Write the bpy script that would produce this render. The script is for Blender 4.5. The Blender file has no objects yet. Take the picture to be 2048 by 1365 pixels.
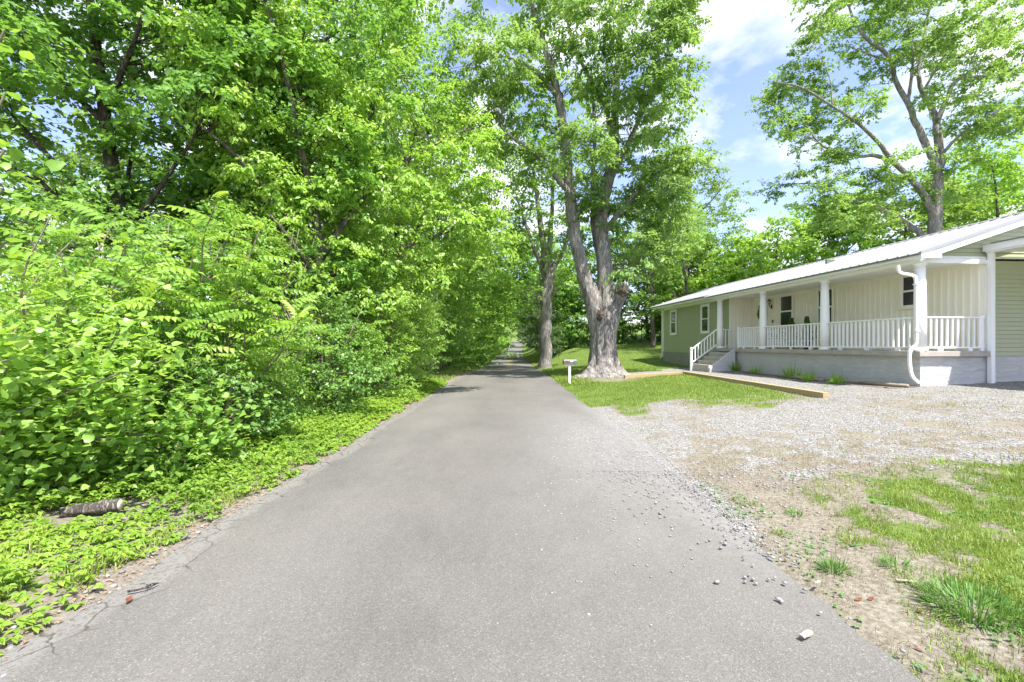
import bpy, bmesh, math, random
import numpy as np
from mathutils import Vector, Matrix
random.seed(7); RS = np.random.RandomState(11)
S = bpy.context.scene; COL = S.collection
PI = math.pi; R = math.radians

# ------------------------------------------------------------------ camera, sky, sun, exposure
F = 910.0; EYE = 1.55
cam_d = bpy.data.cameras.new('camera'); cam = bpy.data.objects.new('camera', cam_d); COL.objects.link(cam)
cam_d.sensor_width = 36.0; cam_d.lens = 36.0*F/2048.0; cam_d.shift_y = 7.5/2048.0
cam_d.clip_end = 4000; cam_d.clip_start = 0.05
cam.location = (0, 0, EYE); cam.rotation_euler = (R(90), 0, 0)
S.camera = cam
S.view_settings.view_transform = 'Standard'; S.view_settings.look = 'None'
S.view_settings.gamma = 1.0; S.view_settings.use_curve_mapping = False
S.view_settings.exposure = 2.38
SUN_EL = R(62); SUN_DIR = Vector((0.52, -0.80, 0)).normalized()
W = bpy.data.worlds.new('World'); S.world = W; W.use_nodes = True
def build_world():
    nt = W.node_tree; nt.nodes.clear(); N = nt.nodes.new; L = nt.links.new
    out = N('ShaderNodeOutputWorld'); bg = N('ShaderNodeBackground'); bg.inputs['Strength'].default_value = 0.15
    sky = N('ShaderNodeTexSky'); sky.sky_type = 'NISHITA'; sky.sun_disc = False
    sky.sun_elevation = SUN_EL; sky.sun_rotation = math.atan2(SUN_DIR.x, SUN_DIR.y)
    sky.air_density = 1.0; sky.dust_density = 0.7; sky.ozone_density = 1.5
    tc = N('ShaderNodeTexCoord'); sep = N('ShaderNodeSeparateXYZ'); L(tc.outputs['Generated'], sep.inputs[0])
    add = N('ShaderNodeMath'); add.operation = 'ADD'; add.inputs[1].default_value = 0.22; L(sep.outputs['Z'], add.inputs[0])
    mx = N('ShaderNodeMath'); mx.operation = 'MAXIMUM'; mx.inputs[1].default_value = 0.1; L(add.outputs[0], mx.inputs[0])
    dx = N('ShaderNodeMath'); dx.operation = 'DIVIDE'; L(sep.outputs['X'], dx.inputs[0]); L(mx.outputs[0], dx.inputs[1])
    dy = N('ShaderNodeMath'); dy.operation = 'DIVIDE'; L(sep.outputs['Y'], dy.inputs[0]); L(mx.outputs[0], dy.inputs[1])
    cmb = N('ShaderNodeCombineXYZ'); L(dx.outputs[0], cmb.inputs[0]); L(dy.outputs[0], cmb.inputs[1]); cmb.inputs[2].default_value = 4.3
    n1 = N('ShaderNodeTexNoise'); n1.inputs['Scale'].default_value = 1.9; n1.inputs['Detail'].default_value = 9
    n1.inputs['Roughness'].default_value = 0.56; n1.inputs['Distortion'].default_value = 0.25; L(cmb.outputs[0], n1.inputs['Vector'])
    cr = N('ShaderNodeValToRGB'); cr.color_ramp.elements[0].position = 0.45; cr.color_ramp.elements[0].color = (0.05,)*3+(1,)
    cr.color_ramp.elements[1].position = 0.575; cr.color_ramp.elements[1].color = (0.93,)*3+(1,)
    L(n1.outputs['Fac'], cr.inputs[0])
    n2 = N('ShaderNodeTexNoise'); n2.inputs['Scale'].default_value = 3.4; n2.inputs['Detail'].default_value = 7; n2.inputs['Roughness'].default_value = 0.6; L(cmb.outputs[0], n2.inputs['Vector'])
    cc = N('ShaderNodeValToRGB'); cc.color_ramp.elements[0].position = 0.38; cc.color_ramp.elements[0].color = (.62, .68, .78, 1); cc.color_ramp.elements[1].position = 0.6; cc.color_ramp.elements[1].color = (1, 1, 1, 1); L(n2.outputs['Fac'], cc.inputs[0])
    cb = N('ShaderNodeMixRGB'); cb.blend_type = 'MULTIPLY'; cb.inputs['Fac'].default_value = 1; L(cc.outputs[0], cb.inputs[1]); cb.inputs[2].default_value = (2.3, 2.3, 2.3, 1)
    sk = N('ShaderNodeMixRGB'); sk.blend_type = 'MULTIPLY'; sk.inputs['Fac'].default_value = 1; L(sky.outputs[0], sk.inputs[1]); sk.inputs[2].default_value = (.46, .42, .48, 1)
    mix = N('ShaderNodeMixRGB'); L(cr.outputs[0], mix.inputs['Fac']); L(sk.outputs[0], mix.inputs[1]); L(cb.outputs[0], mix.inputs[2])
    L(mix.outputs[0], bg.inputs['Color']); L(bg.outputs[0], out.inputs[0])
build_world()
sd = bpy.data.lights.new('sun', 'SUN'); sd.energy = 2.0; sd.angle = R(0.53); sd.color = (1.0, 0.955, 0.88)
sun = bpy.data.objects.new('sun', sd); COL.objects.link(sun); sun.location = (20, -30, 50)
_d = Vector((SUN_DIR.x*math.cos(SUN_EL), SUN_DIR.y*math.cos(SUN_EL), math.sin(SUN_EL)))
sun.rotation_euler = (-_d).to_track_quat('-Z', 'Y').to_euler()
S.cycles.max_bounces = 10; S.cycles.diffuse_bounces = 7; S.cycles.transmission_bounces = 8; S.cycles.transparent_max_bounces = 6
S.cycles.caustics_reflective = False; S.cycles.caustics_refractive = False
S.cycles.use_denoising = True

# ------------------------------------------------------------------ helpers
def tag(o, label=None, cat=None, group=None, kind=None):
    if label: o['label'] = label
    if cat: o['category'] = cat
    if group: o['group'] = group
    if kind: o['kind'] = kind
    return o
def empty(name, loc, label, cat, group=None, rz=0):
    o = bpy.data.objects.new(name, None); COL.objects.link(o); o.location = loc; o.rotation_euler = (0, 0, rz)
    o.empty_display_size = 0.2
    return tag(o, label, cat, group)
def link(name, me, mat=None, parent=None):
    o = bpy.data.objects.new(name, me); COL.objects.link(o)
    if mat is not None and not me.materials: me.materials.append(mat)
    if parent is not None: o.parent = parent
    return o
def npmesh(name, V, T, attr=None, smooth=False, mats=None):
    """triangle mesh straight from numpy"""
    V = np.ascontiguousarray(V, dtype=np.float32); T = np.ascontiguousarray(T, dtype=np.int32)
    me = bpy.data.meshes.new(name); k = T.shape[1]
    me.vertices.add(len(V)); me.vertices.foreach_set('co', V.ravel())
    me.loops.add(T.size); me.loops.foreach_set('vertex_index', T.ravel())
    me.polygons.add(len(T)); me.polygons.foreach_set('loop_start', np.arange(0, T.size, k, dtype=np.int32))
    me.polygons.foreach_set('loop_total', np.full(len(T), k, dtype=np.int32))
    if smooth: me.polygons.foreach_set('use_smooth', np.ones(len(T), dtype=bool))
    if attr is not None:
        for n, a in attr.items():
            a = np.asarray(a, dtype=np.float32)
            if a.ndim == 1: at = me.attributes.new(n, 'FLOAT', 'POINT'); at.data.foreach_set('value', a)
            else:
                at = me.attributes.new(n, 'FLOAT_COLOR', 'POINT')
                at.data.foreach_set('color', np.concatenate([a, np.ones((len(a), 1), np.float32)], 1).ravel())
    me.update(calc_edges=True)
    return me
def nrm(a): return a/np.maximum(np.linalg.norm(a, axis=-1, keepdims=True), 1e-6)
# 2-D value noise
_tab = np.random.RandomState(3).rand(256, 256)
def vnoise(x, y):
    x = np.asarray(x, float); y = np.asarray(y, float)
    xi = np.floor(x).astype(int); yi = np.floor(y).astype(int); fx = x-xi; fy = y-yi
    fx = fx*fx*(3-2*fx); fy = fy*fy*(3-2*fy)
    a = _tab[xi & 255, yi & 255]; b = _tab[(xi+1) & 255, yi & 255]; c = _tab[xi & 255, (yi+1) & 255]; d = _tab[(xi+1) & 255, (yi+1) & 255]
    return (a*(1-fx)+b*fx)*(1-fy)+(c*(1-fx)+d*fx)*fy
def fbm(x, y, o=4):
    s = 0; a = .5; t = 0
    for i in range(o): s = s+a*vnoise(x*2**i+i*17.3, y*2**i+i*9.1); t += a; a *= .5
    return s/t
def sstep(a, b, x):
    t = np.clip((np.asarray(x, float)-a)/(b-a), 0, 1); return t*t*(3-2*t)

# ------------------------------------------------------------------ terrain
def road_z(y): return np.interp(y, [0, 20, 30, 44, 95, 120, 160, 185, 230, 4000], [0, 0, -.15, -.42, -.42, .35, 2.6, 3.0, 1.5, 1.5])
def road_cx(y): return -.31+np.interp(y, [0, 80, 110, 160, 220], [0, 0, .45, 2.1, 4.5])
def ground_z(x, y):
    x = np.asarray(x, float); y = np.asarray(y, float)
    cx = road_cx(y); r = np.maximum(0, x-cx-2.3); l = np.maximum(0, cx-2.5-x)
    z = road_z(y)
    z = z+.05*np.minimum(r, 30)+sstep(0, 5, r)*np.maximum(0, np.minimum(y, 60)-27)*.062*(1+.02*np.minimum(r, 20))
    z = z-.09*sstep(.9, 5, l)*np.minimum(l, 6)*.9+.05*sstep(.1, .8, l)
    onroad = sstep(2.35, 2.15, np.abs(x-cx))
    z = z-.03*onroad+(fbm(x*1.3, y*1.3)-.5)*.06*(1-onroad)
    d = np.hypot(x, y-150)
    hill = 34*np.exp(-((y-900)/260)**2)*(.6+.8*fbm(x/160+3, y/160))+6*sstep(250, 420, y)
    return z+hill
def gz(x, y): return float(ground_z(x, y))
def gp(px, py):
    """where the sight line through a pixel of the photograph meets the ground"""
    k = (px-1024)/F; m = (690-py)/F; Y = 1.0
    lo = None
    while Y < 300:
        if EYE+m*Y <= gz(k*Y, Y): break
        Y += .05
    return k*Y, Y, gz(k*Y, Y)
def wp(px, py, Y): return ((px-1024)/F*Y, Y, EYE+(690-py)/F*Y)

# yard masks (what grows or lies where), also used for scattering
def masks(x, y):
    x = np.asarray(x, float); y = np.asarray(y, float)
    n1 = fbm(x*1.1+5, y*1.1+2); n2 = .5*fbm(x*3.1, y*3.1+40)+.5*fbm(x*8.3+3, y*6.1+11); n3 = fbm(x*.5+30, y*.5)
    nn = (n1-.5)*2.2+(n2-.5)*.9
    right = (x > 1.7)
    patch = sstep(-.35, .35, (y-(10.9+.05*(x-2)))*.6+nn)*sstep(.1, -.2, x-7.4)*sstep(8.1, 6.6, x+.45*(12.0-y))*(y < 19.3)
    patch = np.where((y < 19.3), patch, 0)
    tre = np.exp(-(((x-4.1)/1.7)**2+((y-19.4)/1.9)**2)*.9)          # litter round the big trunk
    path = ((x > 7.55) & (x < 13) & (y > 11.0) & (y < 24.2)).astype(float)
    path = np.maximum(path, ((x > 4.6) & (x < 10) & (y > 19.5) & (y < 22.2+.2*(x-5))).astype(float)*sstep(.3, .5, n2+.2))
    back = ((y > 19.3)).astype(float)*(1-path)
    green = np.maximum(patch*(1-path), back)*(1-.9*sstep(.35, .75, tre+.3*(n2-.5)))
    yard = sstep(4.6, 6.0, y+nn*.9+.15*(x-3))*(y < 19.3)*(1-patch)*(1-path)
    near = (1-sstep(4.5, 5.6, y+nn*.9))
    xb = 2.1+.42*(y-1.9)
    gnear = near*sstep(-.25, .45, (x-xb)*.8+nn*.7)*right
    gnear = gnear*sstep(.38, .62, n2*.75+n1*.25+.0+.05*np.clip(x-xb, -1, 2))
    gnear = np.maximum(gnear, .75*near*right*sstep(.56, .68, n2*.7+fbm(x*2.2+70, y*2.2)*.3)*sstep(2.05, 2.5, x))
    green = np.where(y < 19.3, np.maximum(green, gnear*(y < 6.5)), green)
    gravel = np.maximum(path*.92, .93*yard*sstep(.40, .66, n2*.62+n3*.38+.09*sstep(7, 9, y)+.05*sstep(3.2, 2, x)))
    edge = np.exp(-np.maximum(0, x-1.95)*3.2)*sstep(3.0, 4.2, y)*sstep(13, 11, y)
    gravel = np.maximum(gravel, edge*.95)*(1-green)
    dry = np.clip(yard*(1-gravel)+near*(1-gnear)*.75+.8*sstep(.3, .8, tre), 0, 1)*(1-green)
    hv = (x-10.76)*.9967+(y-12)*.0811; hu = -(x-10.76)*.0811+(y-12)*.9967
    bed = sstep(-1.15, -.75, hv+.25*(n2-.5))*(hu > -.1)*(hu < 8.0)*(y > 11)       # bare litter bed along the porch
    gravel = gravel*(1-bed); green = green*(1-bed); dry = dry*(1-.6*bed)
    rt = np.maximum(right.astype(float), sstep(24, 34, y)*(np.abs(x-road_cx(y)) > 2.2)); green = np.where(~right, sstep(24, 34, y), green)
    return green*rt, gravel*rt, dry*rt

# ------------------------------------------------------------------ materials
def new_mat(name):
    m = bpy.data.materials.new(name); m.use_nodes = True; nt = m.node_tree
    return m, nt, nt.nodes['Principled BSDF']
def ramp(nt, stops, fac=None):
    r = nt.nodes.new('ShaderNodeValToRGB'); e = r.color_ramp.elements
    while len(e) < len(stops): e.new(.5)
    for i, (p, c) in enumerate(stops): e[i].position = p; e[i].color = (*c, 1)
    if fac is not None: nt.links.new(fac, r.inputs[0])
    return r
def noise(nt, scale, detail=4, rough=.55, vec=None, dist=0):
    n = nt.nodes.new('ShaderNodeTexNoise'); n.inputs['Scale'].default_value = scale; n.inputs['Detail'].default_value = detail
    n.inputs['Roughness'].default_value = rough; n.inputs['Distortion'].default_value = dist
    if vec is not None: nt.links.new(vec, n.inputs['Vector'])
    return n
def objcoord(nt, scale=(1, 1, 1)):
    t = nt.nodes.new('ShaderNodeTexCoord'); m = nt.nodes.new('ShaderNodeMapping'); m.inputs['Scale'].default_value = scale
    nt.links.new(t.outputs['Object'], m.inputs[0]); return m.outputs[0]
def mixc(nt, f, a, b, mode='MIX'):
    m = nt.nodes.new('ShaderNodeMixRGB'); m.blend_type = mode
    for s, v in ((m.inputs['Fac'], f), (m.inputs[1], a), (m.inputs[2], b)):
        if isinstance(v, (int, float)): s.default_value = v
        elif isinstance(v, tuple): s.default_value = (*v, 1)
        else: nt.links.new(v, s)
    return m.outputs[0]
def bump(nt, b, h, strength=.4, dist=.01):
    n = nt.nodes.new('ShaderNodeBump'); n.inputs['Strength'].default_value = strength; n.inputs['Distance'].default_value = dist
    nt.links.new(h, n.inputs['Height']); nt.links.new(n.outputs[0], b.inputs['Normal'])
def simple(name, c, rough=.6, var=.12, scale=6, metal=0, bmp=.15, bdist=.004, stretch=(1, 1, 1), spec=.4):
    m, nt, b = new_mat(name); v = objcoord(nt, stretch)
    n = noise(nt, scale, 6, .6, v); n2 = noise(nt, scale*9, 3, .6, v)
    lo = tuple(x*(1-var) for x in c); hi = tuple(min(1, x*(1+var)) for x in c)
    r = ramp(nt, [(.3, lo), (.7, hi)], n.outputs['Fac'])
    nt.links.new(mixc(nt, .25, r.outputs[0], mixc(nt, n2.outputs['Fac'], lo, hi)), b.inputs['Base Color'])
    b.inputs['Roughness'].default_value = rough; b.inputs['Metallic'].default_value = metal
    b.inputs['Specular IOR Level'].default_value = spec
    if bmp: bump(nt, b, n2.outputs['Fac'], bmp, bdist)
    return m
def leaf_mat(name, cols, trans=.45, rough=.42, spec=.35, tmul=(1.42, 1.33, .78)):
    m, nt, b = new_mat(name)
    a = nt.nodes.new('ShaderNodeAttribute'); a.attribute_name = 'rnd'
    n = len(cols); r = ramp(nt, [(i/(n-1), c) for i, c in enumerate(cols)], a.outputs['Fac'])
    nt.links.new(r.outputs[0], b.inputs['Base Color']); b.inputs['Roughness'].default_value = rough
    b.inputs['Specular IOR Level'].default_value = spec
    t = nt.nodes.new('ShaderNodeBsdfTranslucent'); nt.links.new(mixc(nt, 1.0, r.outputs[0], tmul, 'MULTIPLY'), t.inputs['Color'])
    mx = nt.nodes.new('ShaderNodeMixShader'); mx.inputs[0].default_value = trans
    nt.links.new(b.outputs[0], mx.inputs[1]); nt.links.new(t.outputs[0], mx.inputs[2])
    nt.links.new(mx.outputs[0], nt.nodes['Material Output'].inputs['Surface'])
    return m
LM = {}
LM['bright'] = leaf_mat('leaf_bright', [(.18, .325, .055), (.265, .45, .082), (.36, .55, .115), (.47, .64, .18)], trans=.48, rough=.34, spec=.5)
LM['mid'] = leaf_mat('leaf_mid', [(.155, .285, .055), (.218, .385, .077), (.285, .47, .10), (.37, .56, .14)], trans=.5)
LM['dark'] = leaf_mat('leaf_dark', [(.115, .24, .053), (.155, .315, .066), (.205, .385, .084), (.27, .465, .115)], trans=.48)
LM['maple'] = leaf_mat('leaf_maple', [(.16, .275, .09), (.215, .36, .11), (.275, .435, .125), (.36, .51, .145)], trans=.46)
LM['pale'] = leaf_mat('leaf_pale', [(.13, .22, .06), (.18, .30, .07), (.24, .37, .09), (.31, .43, .12)], trans=.46)
LM['lime'] = leaf_mat('leaf_lime', [(.14, .275, .04), (.21, .385, .058), (.285, .465, .072), (.38, .54, .10)], trans=.42)
LM['cover'] = leaf_mat('leaf_cover', [(.12, .24, .04), (.19, .34, .05), (.28, .43, .06), (.40, .52, .10)])
LM['vine'] = leaf_mat('leaf_vine', [(.09, .20, .04), (.13, .27, .055), (.19, .35, .08), (.30, .45, .15)], trans=.36, rough=.3, spec=.5)
LM['pine'] = leaf_mat('leaf_pine', [(.10, .17, .08), (.14, .22, .10), (.18, .27, .12)], trans=.2)
LM['grass'] = leaf_mat('grass_blade', [(.13, .20, .04), (.18, .27, .045), (.26, .35, .065), (.37, .42, .13)], trans=.3)
LM['grassdark'] = leaf_mat('grass_tuft', [(.08, .18, .04), (.11, .24, .05), (.16, .31, .06), (.24, .38, .1)], trans=.25)
LM['dry'] = leaf_mat('dry_grass', [(.20, .155, .105), (.29, .24, .165), (.25, .25, .125), (.39, .35, .26)], trans=.2, rough=.7, tmul=(1, 1, .9))
LM['clover'] = leaf_mat('clover_leaf', [(.09, .20, .06), (.13, .27, .07), (.19, .34, .10)], trans=.25)
def bark_mat(name, lo, hi, hi2, sz=9, zs=.22, st=.9):
    m, nt, b = new_mat(name); v = objcoord(nt, (1, 1, zs))
    n = noise(nt, sz, 8, .65, v, .6); big = noise(nt, 1.3, 4, .6, objcoord(nt))
    vo = nt.nodes.new('ShaderNodeTexVoronoi'); vo.feature = 'DISTANCE_TO_EDGE'; vo.inputs['Scale'].default_value = sz*1.2
    nt.links.new(mixc(nt, .25, v, n.outputs['Color']), vo.inputs['Vector'])
    vr = ramp(nt, [(0, (0, 0, 0)), (.22, (1, 1, 1))], vo.outputs['Distance'])
    r = ramp(nt, [(.3, lo), (.55, hi), (.8, hi2)], n.outputs['Fac'])
    br = ramp(nt, [(.35, (.72, .72, .74)), (.7, (1.1, 1.06, 1.0))], big.outputs['Fac'])
    c = mixc(nt, 1.0, r.outputs[0], br.outputs[0], 'MULTIPLY')
    nt.links.new(mixc(nt, .35, c, mixc(nt, 1.0, c, vr.outputs[0], 'MULTIPLY')), b.inputs['Base Color'])
    b.inputs['Roughness'].default_value = .9; b.inputs['Specular IOR Level'].default_value = .15
    h = mixc(nt, .5, n.outputs['Fac'], vr.outputs[0]); bump(nt, b, h, st, .05)
    return m
M_BARK = bark_mat('bark_grey', (.24, .222, .208), (.46, .435, .415), (.62, .595, .57))
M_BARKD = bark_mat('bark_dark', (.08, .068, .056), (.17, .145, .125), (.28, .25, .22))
M_BARKM = bark_mat('bark_brown', (.12, .105, .09), (.26, .23, .20), (.40, .36, .32))
M_TWIG = simple('twig_bark', (.20, .165, .12), .9, .3, 12, bmp=0)

# ------------------------------------------------------------------ leaf and branch builders (numpy)
class Acc:
    def __init__(s): s.V = []; s.T = []; s.A = []; s.n = 0
    def add(s, V, T, a):
        s.V.append(V); s.T.append(T+s.n); s.A.append(np.broadcast_to(a, (len(V),)) if np.ndim(a) == 0 else a); s.n += len(V)
    def mesh(s, name, smooth=False):
        return npmesh(name, np.concatenate(s.V), np.concatenate(s.T), {'rnd': np.concatenate(s.A)}, smooth)
# leaf templates in (along, across, up)
T_SIMPLE = (np.array([(0, 0, 0), (.48, -.5, .09), (1, 0, -.12), (.48, .5, .09)], float), np.array([(0, 1, 2), (0, 2, 3)]))
T_LEAF = (np.array([(0, 0, 0), (.16, -.36, .06), (.5, -.48, .09), (1, 0, -.18), (.5, .48, .09), (.16, .36, .06), (.5, 0, .0)], float),
          np.array([(0, 1, 6), (1, 2, 6), (2, 3, 6), (3, 4, 6), (4, 5, 6), (5, 0, 6)]))
T_HEART = (np.array([(0, 0, 0), (-.1, -.3, .05), (.12, -.5, .09), (.45, -.52, .08), (.78, -.28, 0), (1.08, 0, -.14), (.78, .28, 0), (.45, .52, .08), (.12, .5, .09), (-.1, .3, .05), (.4, 0, .0)], float),
           np.array([(0, 1, 10), (1, 2, 10), (2, 3, 10), (3, 4, 10), (4, 5, 10), (5, 6, 10), (6, 7, 10), (7, 8, 10), (8, 9, 10), (9, 0, 10)]))
def place(tmpl, P, D, N, L, Wd, rnd, acc):
    D = nrm(D); N = nrm(N-(N*D).sum(-1, keepdims=True)*D); X = np.cross(N, D)
    tv, tt = tmpl; n = len(P); k = len(tv)
    L = np.broadcast_to(L, (n,)); Wd = np.broadcast_to(Wd, (n,))
    V = (P[:, None] + D[:, None]*(tv[None, :, 0:1]*L[:, None, None]) + X[:, None]*(tv[None, :, 1:2]*Wd[:, None, None])
         + N[:, None]*(tv[None, :, 2:3]*L[:, None, None]))
    T = tt[None]+(np.arange(n)*k)[:, None, None]
    acc.add(V.reshape(-1, 3), T.reshape(-1, tt.shape[1]), np.repeat(np.clip(rnd, 0, 1), k))
def clusters(C, O, R_, per, size, acc, tmpl=T_SIMPLE, rs=RS, twigs=6, droop=.5, aspect=.55, bias=0., flat=1.):
    """leafy sprays: twigs radiate from each cluster centre, leaves sit alternately along them"""
    n = len(C); Rr = np.broadcast_to(R_, (n,)); m = n*per
    ci = np.repeat(np.arange(n), per); tw = rs.randint(0, twigs, m)
    ph = rs.rand(n, twigs)*2*PI; el = rs.uniform(-.25, .7, (n, twigs))
    d = np.stack([np.cos(ph)*np.cos(el), np.sin(ph)*np.cos(el), np.sin(el)*flat], -1)+O[:, None]*.55
    d = nrm(d)[ci, tw]; t = rs.rand(m)**.7; Lw = Rr[ci]*rs.uniform(.75, 1.25, m)
    P = C[ci]+d*(t*Lw)[:, None]; P[:, 2] -= droop*.45*t*t*Lw
    P += rs.normal(0, .07, (m, 3))*Rr[ci][:, None]
    side = np.cross(d, [0, 0, 1.])*np.where(rs.rand(m) < .5, 1, -1)[:, None]
    D = d*.55+side*.65+rs.normal(0, .3, (m, 3)); D[:, 2] -= droop*(.55+.5*t)
    Nn = rs.normal(0, .42, (m, 3))+O[ci]*.6; Nn[:, 2] += 1.
    L = size*rs.uniform(.6, 1.25, m)
    cr = rs.normal(0, .1, n)[ci]
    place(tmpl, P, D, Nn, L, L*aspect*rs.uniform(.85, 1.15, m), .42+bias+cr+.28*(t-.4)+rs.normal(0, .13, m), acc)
def tube(P, r, sides=8, cap=True, wob=0, rs=RS):
    P = np.asarray(P, float); r = np.broadcast_to(np.asarray(r, float), (len(P),)); n = len(P)
    T = nrm(np.gradient(P, axis=0)); ref = np.array([1., 0, 0]) if abs(T[0, 0]) < .8 else np.array([0, 1., 0])
    V = []; a = np.arange(sides)/sides*2*PI; u = nrm(np.cross(T[0], ref))
    for i in range(n):
        u = nrm(u-(u@T[i])*T[i]); v = np.cross(T[i], u); rr = r[i]*(1+(rs.normal(0, wob, sides) if wob else 0))
        V.append(P[i]+(np.cos(a)*rr)[:, None]*u+(np.sin(a)*rr)[:, None]*v)
    V = np.concatenate(V); q = []
    j = np.arange(sides); j2 = (j+1) % sides
    for i in range(n-1):
        b = i*sides; q.append(np.stack([b+j, b+j2, b+sides+j2], -1)); q.append(np.stack([b+j, b+sides+j2, b+sides+j], -1))
    if cap:
        for b, flip in ((0, True), ((n-1)*sides, False)):
            c = len(V); V = np.concatenate([V, V[b:b+sides].mean(0)[None]])
            q.append(np.stack([b+j2, b+j, np.full(sides, c)] if flip else [b+j, b+j2, np.full(sides, c)], -1))
    return V, np.concatenate(q)
def smooth_path(pts, n):
    """Catmull-Rom through (x,y,z,r) points"""
    p = np.array(pts, float); p = np.vstack([2*p[0]-p[1], p, 2*p[-1]-p[-2]]); out = []
    m = len(p)-3
    for s in np.linspace(0, m-1e-6, n):
        i = int(s); t = s-i; a, b, c, d = p[i:i+4]
        out.append(.5*((2*b)+(-a+c)*t+(2*a-5*b+4*c-d)*t*t+(-a+3*b-3*c+d)*t**3))
    out = np.array(out); out[:, 3] = np.maximum(out[:, 3], .008); return out
def make_tree(name, label, cat, base, limbs, blobs, leaf='mid', size=.12, per=60, crad=.6, bark=None, group=None,
              sides=8, bsides=3, tmpl=T_SIMPLE, seed=1, twig_r=.018, twigs=6, droop=.5, aspect=.55, branch_share=1., bias=0., kinds=None, trunkmesh=None, extra=None):
    """limbs: lists of (x,y,z,r); first is the trunk.  blobs: (x,y,z,rx,ry,rz,n)"""
    rs = np.random.RandomState(seed); base = np.array(base, float)
    root = empty(name, tuple(base), label, cat, group)
    bark = bark or M_BARKM; acc = Acc(); nodes = []
    for k, l in enumerate(limbs):
        p = smooth_path(l, max(5, len(l)*4)); q = p.copy(); q[:, :3] -= base
        if k == 0: q[0, 2] -= .25
        jit = rs.normal(0, 1, (len(q), 3))*q[:, 3:4]*.10; jit[0] = 0; q[:, :3] += jit
        if trunkmesh is None or k > 0:
            V, T = tube(q[:, :3], q[:, 3], sides if k == 0 else max(5, sides-2), True, .03, rs); acc.add(V, T, .5)
        nodes.append(q[len(q)//3 if k == 0 else 1:])
    if trunkmesh is not None: link('trunk', trunkmesh, bark, root)
    if acc.n: link('trunk' if trunkmesh is None else 'limb', acc.mesh(name+'_trunk', True), bark, root)
    nodes = np.concatenate(nodes)
    C = []; O = []
    for (x, y, z, rx, ry, rz, n) in blobs:
        d = nrm(rs.normal(0, 1, (n, 3))); rr = rs.uniform(.25, 1, n)**.45
        c = d*rr[:, None]*np.array([rx, ry, rz]); C.append(c+np.array([x, y, z])-base)
        O.append(nrm(d*np.array([1, 1, .8])+np.array([0, 0, .15])))
    C = np.concatenate(C); O = np.concatenate(O)
    # branches: each spray hangs on a bough that starts lower down on a limb
    bacc = Acc(); D = C[:, None]-nodes[None, :, :3]; dist = np.linalg.norm(D, axis=-1)+np.maximum(0, -D[..., 2]+.3*np.linalg.norm(D[..., :2], axis=-1))*1.5
    near = dist.argmin(1)
    for i in range(len(C)):
        if rs.rand() > branch_share: continue
        a = nodes[near[i], :3]; b = C[i]; L = np.linalg.norm(b-a)
        if L > 2.6: continue
        mid = a*.5+b*.5+rs.normal(0, .06*L, 3); mid[2] += .08*L
        q1 = a*.75+b*.25+rs.normal(0, .04*L, 3)
        r0 = min(nodes[near[i], 3]*.5, twig_r*(.6+.35*L)); e = b+O[i]*crad*.7
        V, T = tube(np.array([a, q1, mid, b, e]), np.array([r0, r0*.8, r0*.6, r0*.38, .004]), bsides, False); bacc.add(V, T, .5)
    if bacc.n: link('branches', bacc.mesh(name+'_branches', True), bark, root)['kind'] = 'stuff'
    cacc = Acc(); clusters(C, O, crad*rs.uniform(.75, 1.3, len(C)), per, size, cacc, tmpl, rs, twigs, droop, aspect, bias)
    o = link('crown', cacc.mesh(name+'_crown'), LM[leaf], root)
    if extra: extra(root, base, rs)
    return root
def auto_tree(name, label, cat, x, y, H, crx, cry, z0, nb=22, nc=10, leaf='mid', group=None, seed=1, tr=.2, lean=(0, 0), rb=(1.0, 1.7), shift=(0, 0), low=None, vine=0, **kw):
    kw.setdefault('branch_share', .4)
    rs = np.random.RandomState(seed+500); g = gz(x, y); lx, ly = lean
    top = (x+lx, y+ly, g+H*.93)
    tk = [(x, y, g, tr*1.25), (x+.05, y, g+.8, tr), (x+lx*.3+rs.normal(0, .15), y+ly*.3, g+H*.33, tr*.8), (x+lx*.65+rs.normal(0, .3), y+ly*.65+rs.normal(0, .3), g+H*.63, tr*.5), (*top, .04)]
    limbs = [tk]
    for k in range(6):
        t = rs.uniform(.28, .72); p = np.array([np.interp(t, [0, .33, .63, .93], [tk[0][i], tk[2][i], tk[3][i], tk[4][i]]) for i in range(3)])
        a = rs.rand()*2*PI; ln = rs.uniform(.5, .85)*crx; u = np.array([math.cos(a), math.sin(a)*cry/crx, 0])
        limbs.append([(*p, tr*.38), (*(p+u*ln*.4+[0, 0, ln*.35]), tr*.28), (*(p+u*ln*.75+[0, 0, ln*.75]), tr*.17), (*(p+u*ln+[0, 0, ln*1.05]), .03)])
    blobs = []
    for k in range(nb):
        h = rs.uniform(0, 1); z = g+z0+(H-z0)*h; prof = math.sin(PI*min(1, .12+.80*h))**.6
        a = rs.rand()*2*PI; q = rs.uniform(.45, 1)*prof; r = rs.uniform(*rb)
        blobs.append((x+shift[0]+lx*(z-g)/H+math.cos(a)*q*crx, y+shift[1]+ly*(z-g)/H+math.sin(a)*q*cry, z, r*1.1, r*1.1, r*.75, nc))
    for k in range(vine): zz = g+H*(.12+.6*k/max(1, vine)); tt = (zz-g)/H; blobs.append((x+lx*tt, y+ly*tt, zz, .45, .45, .6, 9))
    if low: blobs += low
    return make_tree(name, label, cat, (x, y, g), limbs, blobs, leaf, group=group, seed=seed, **kw)

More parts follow.
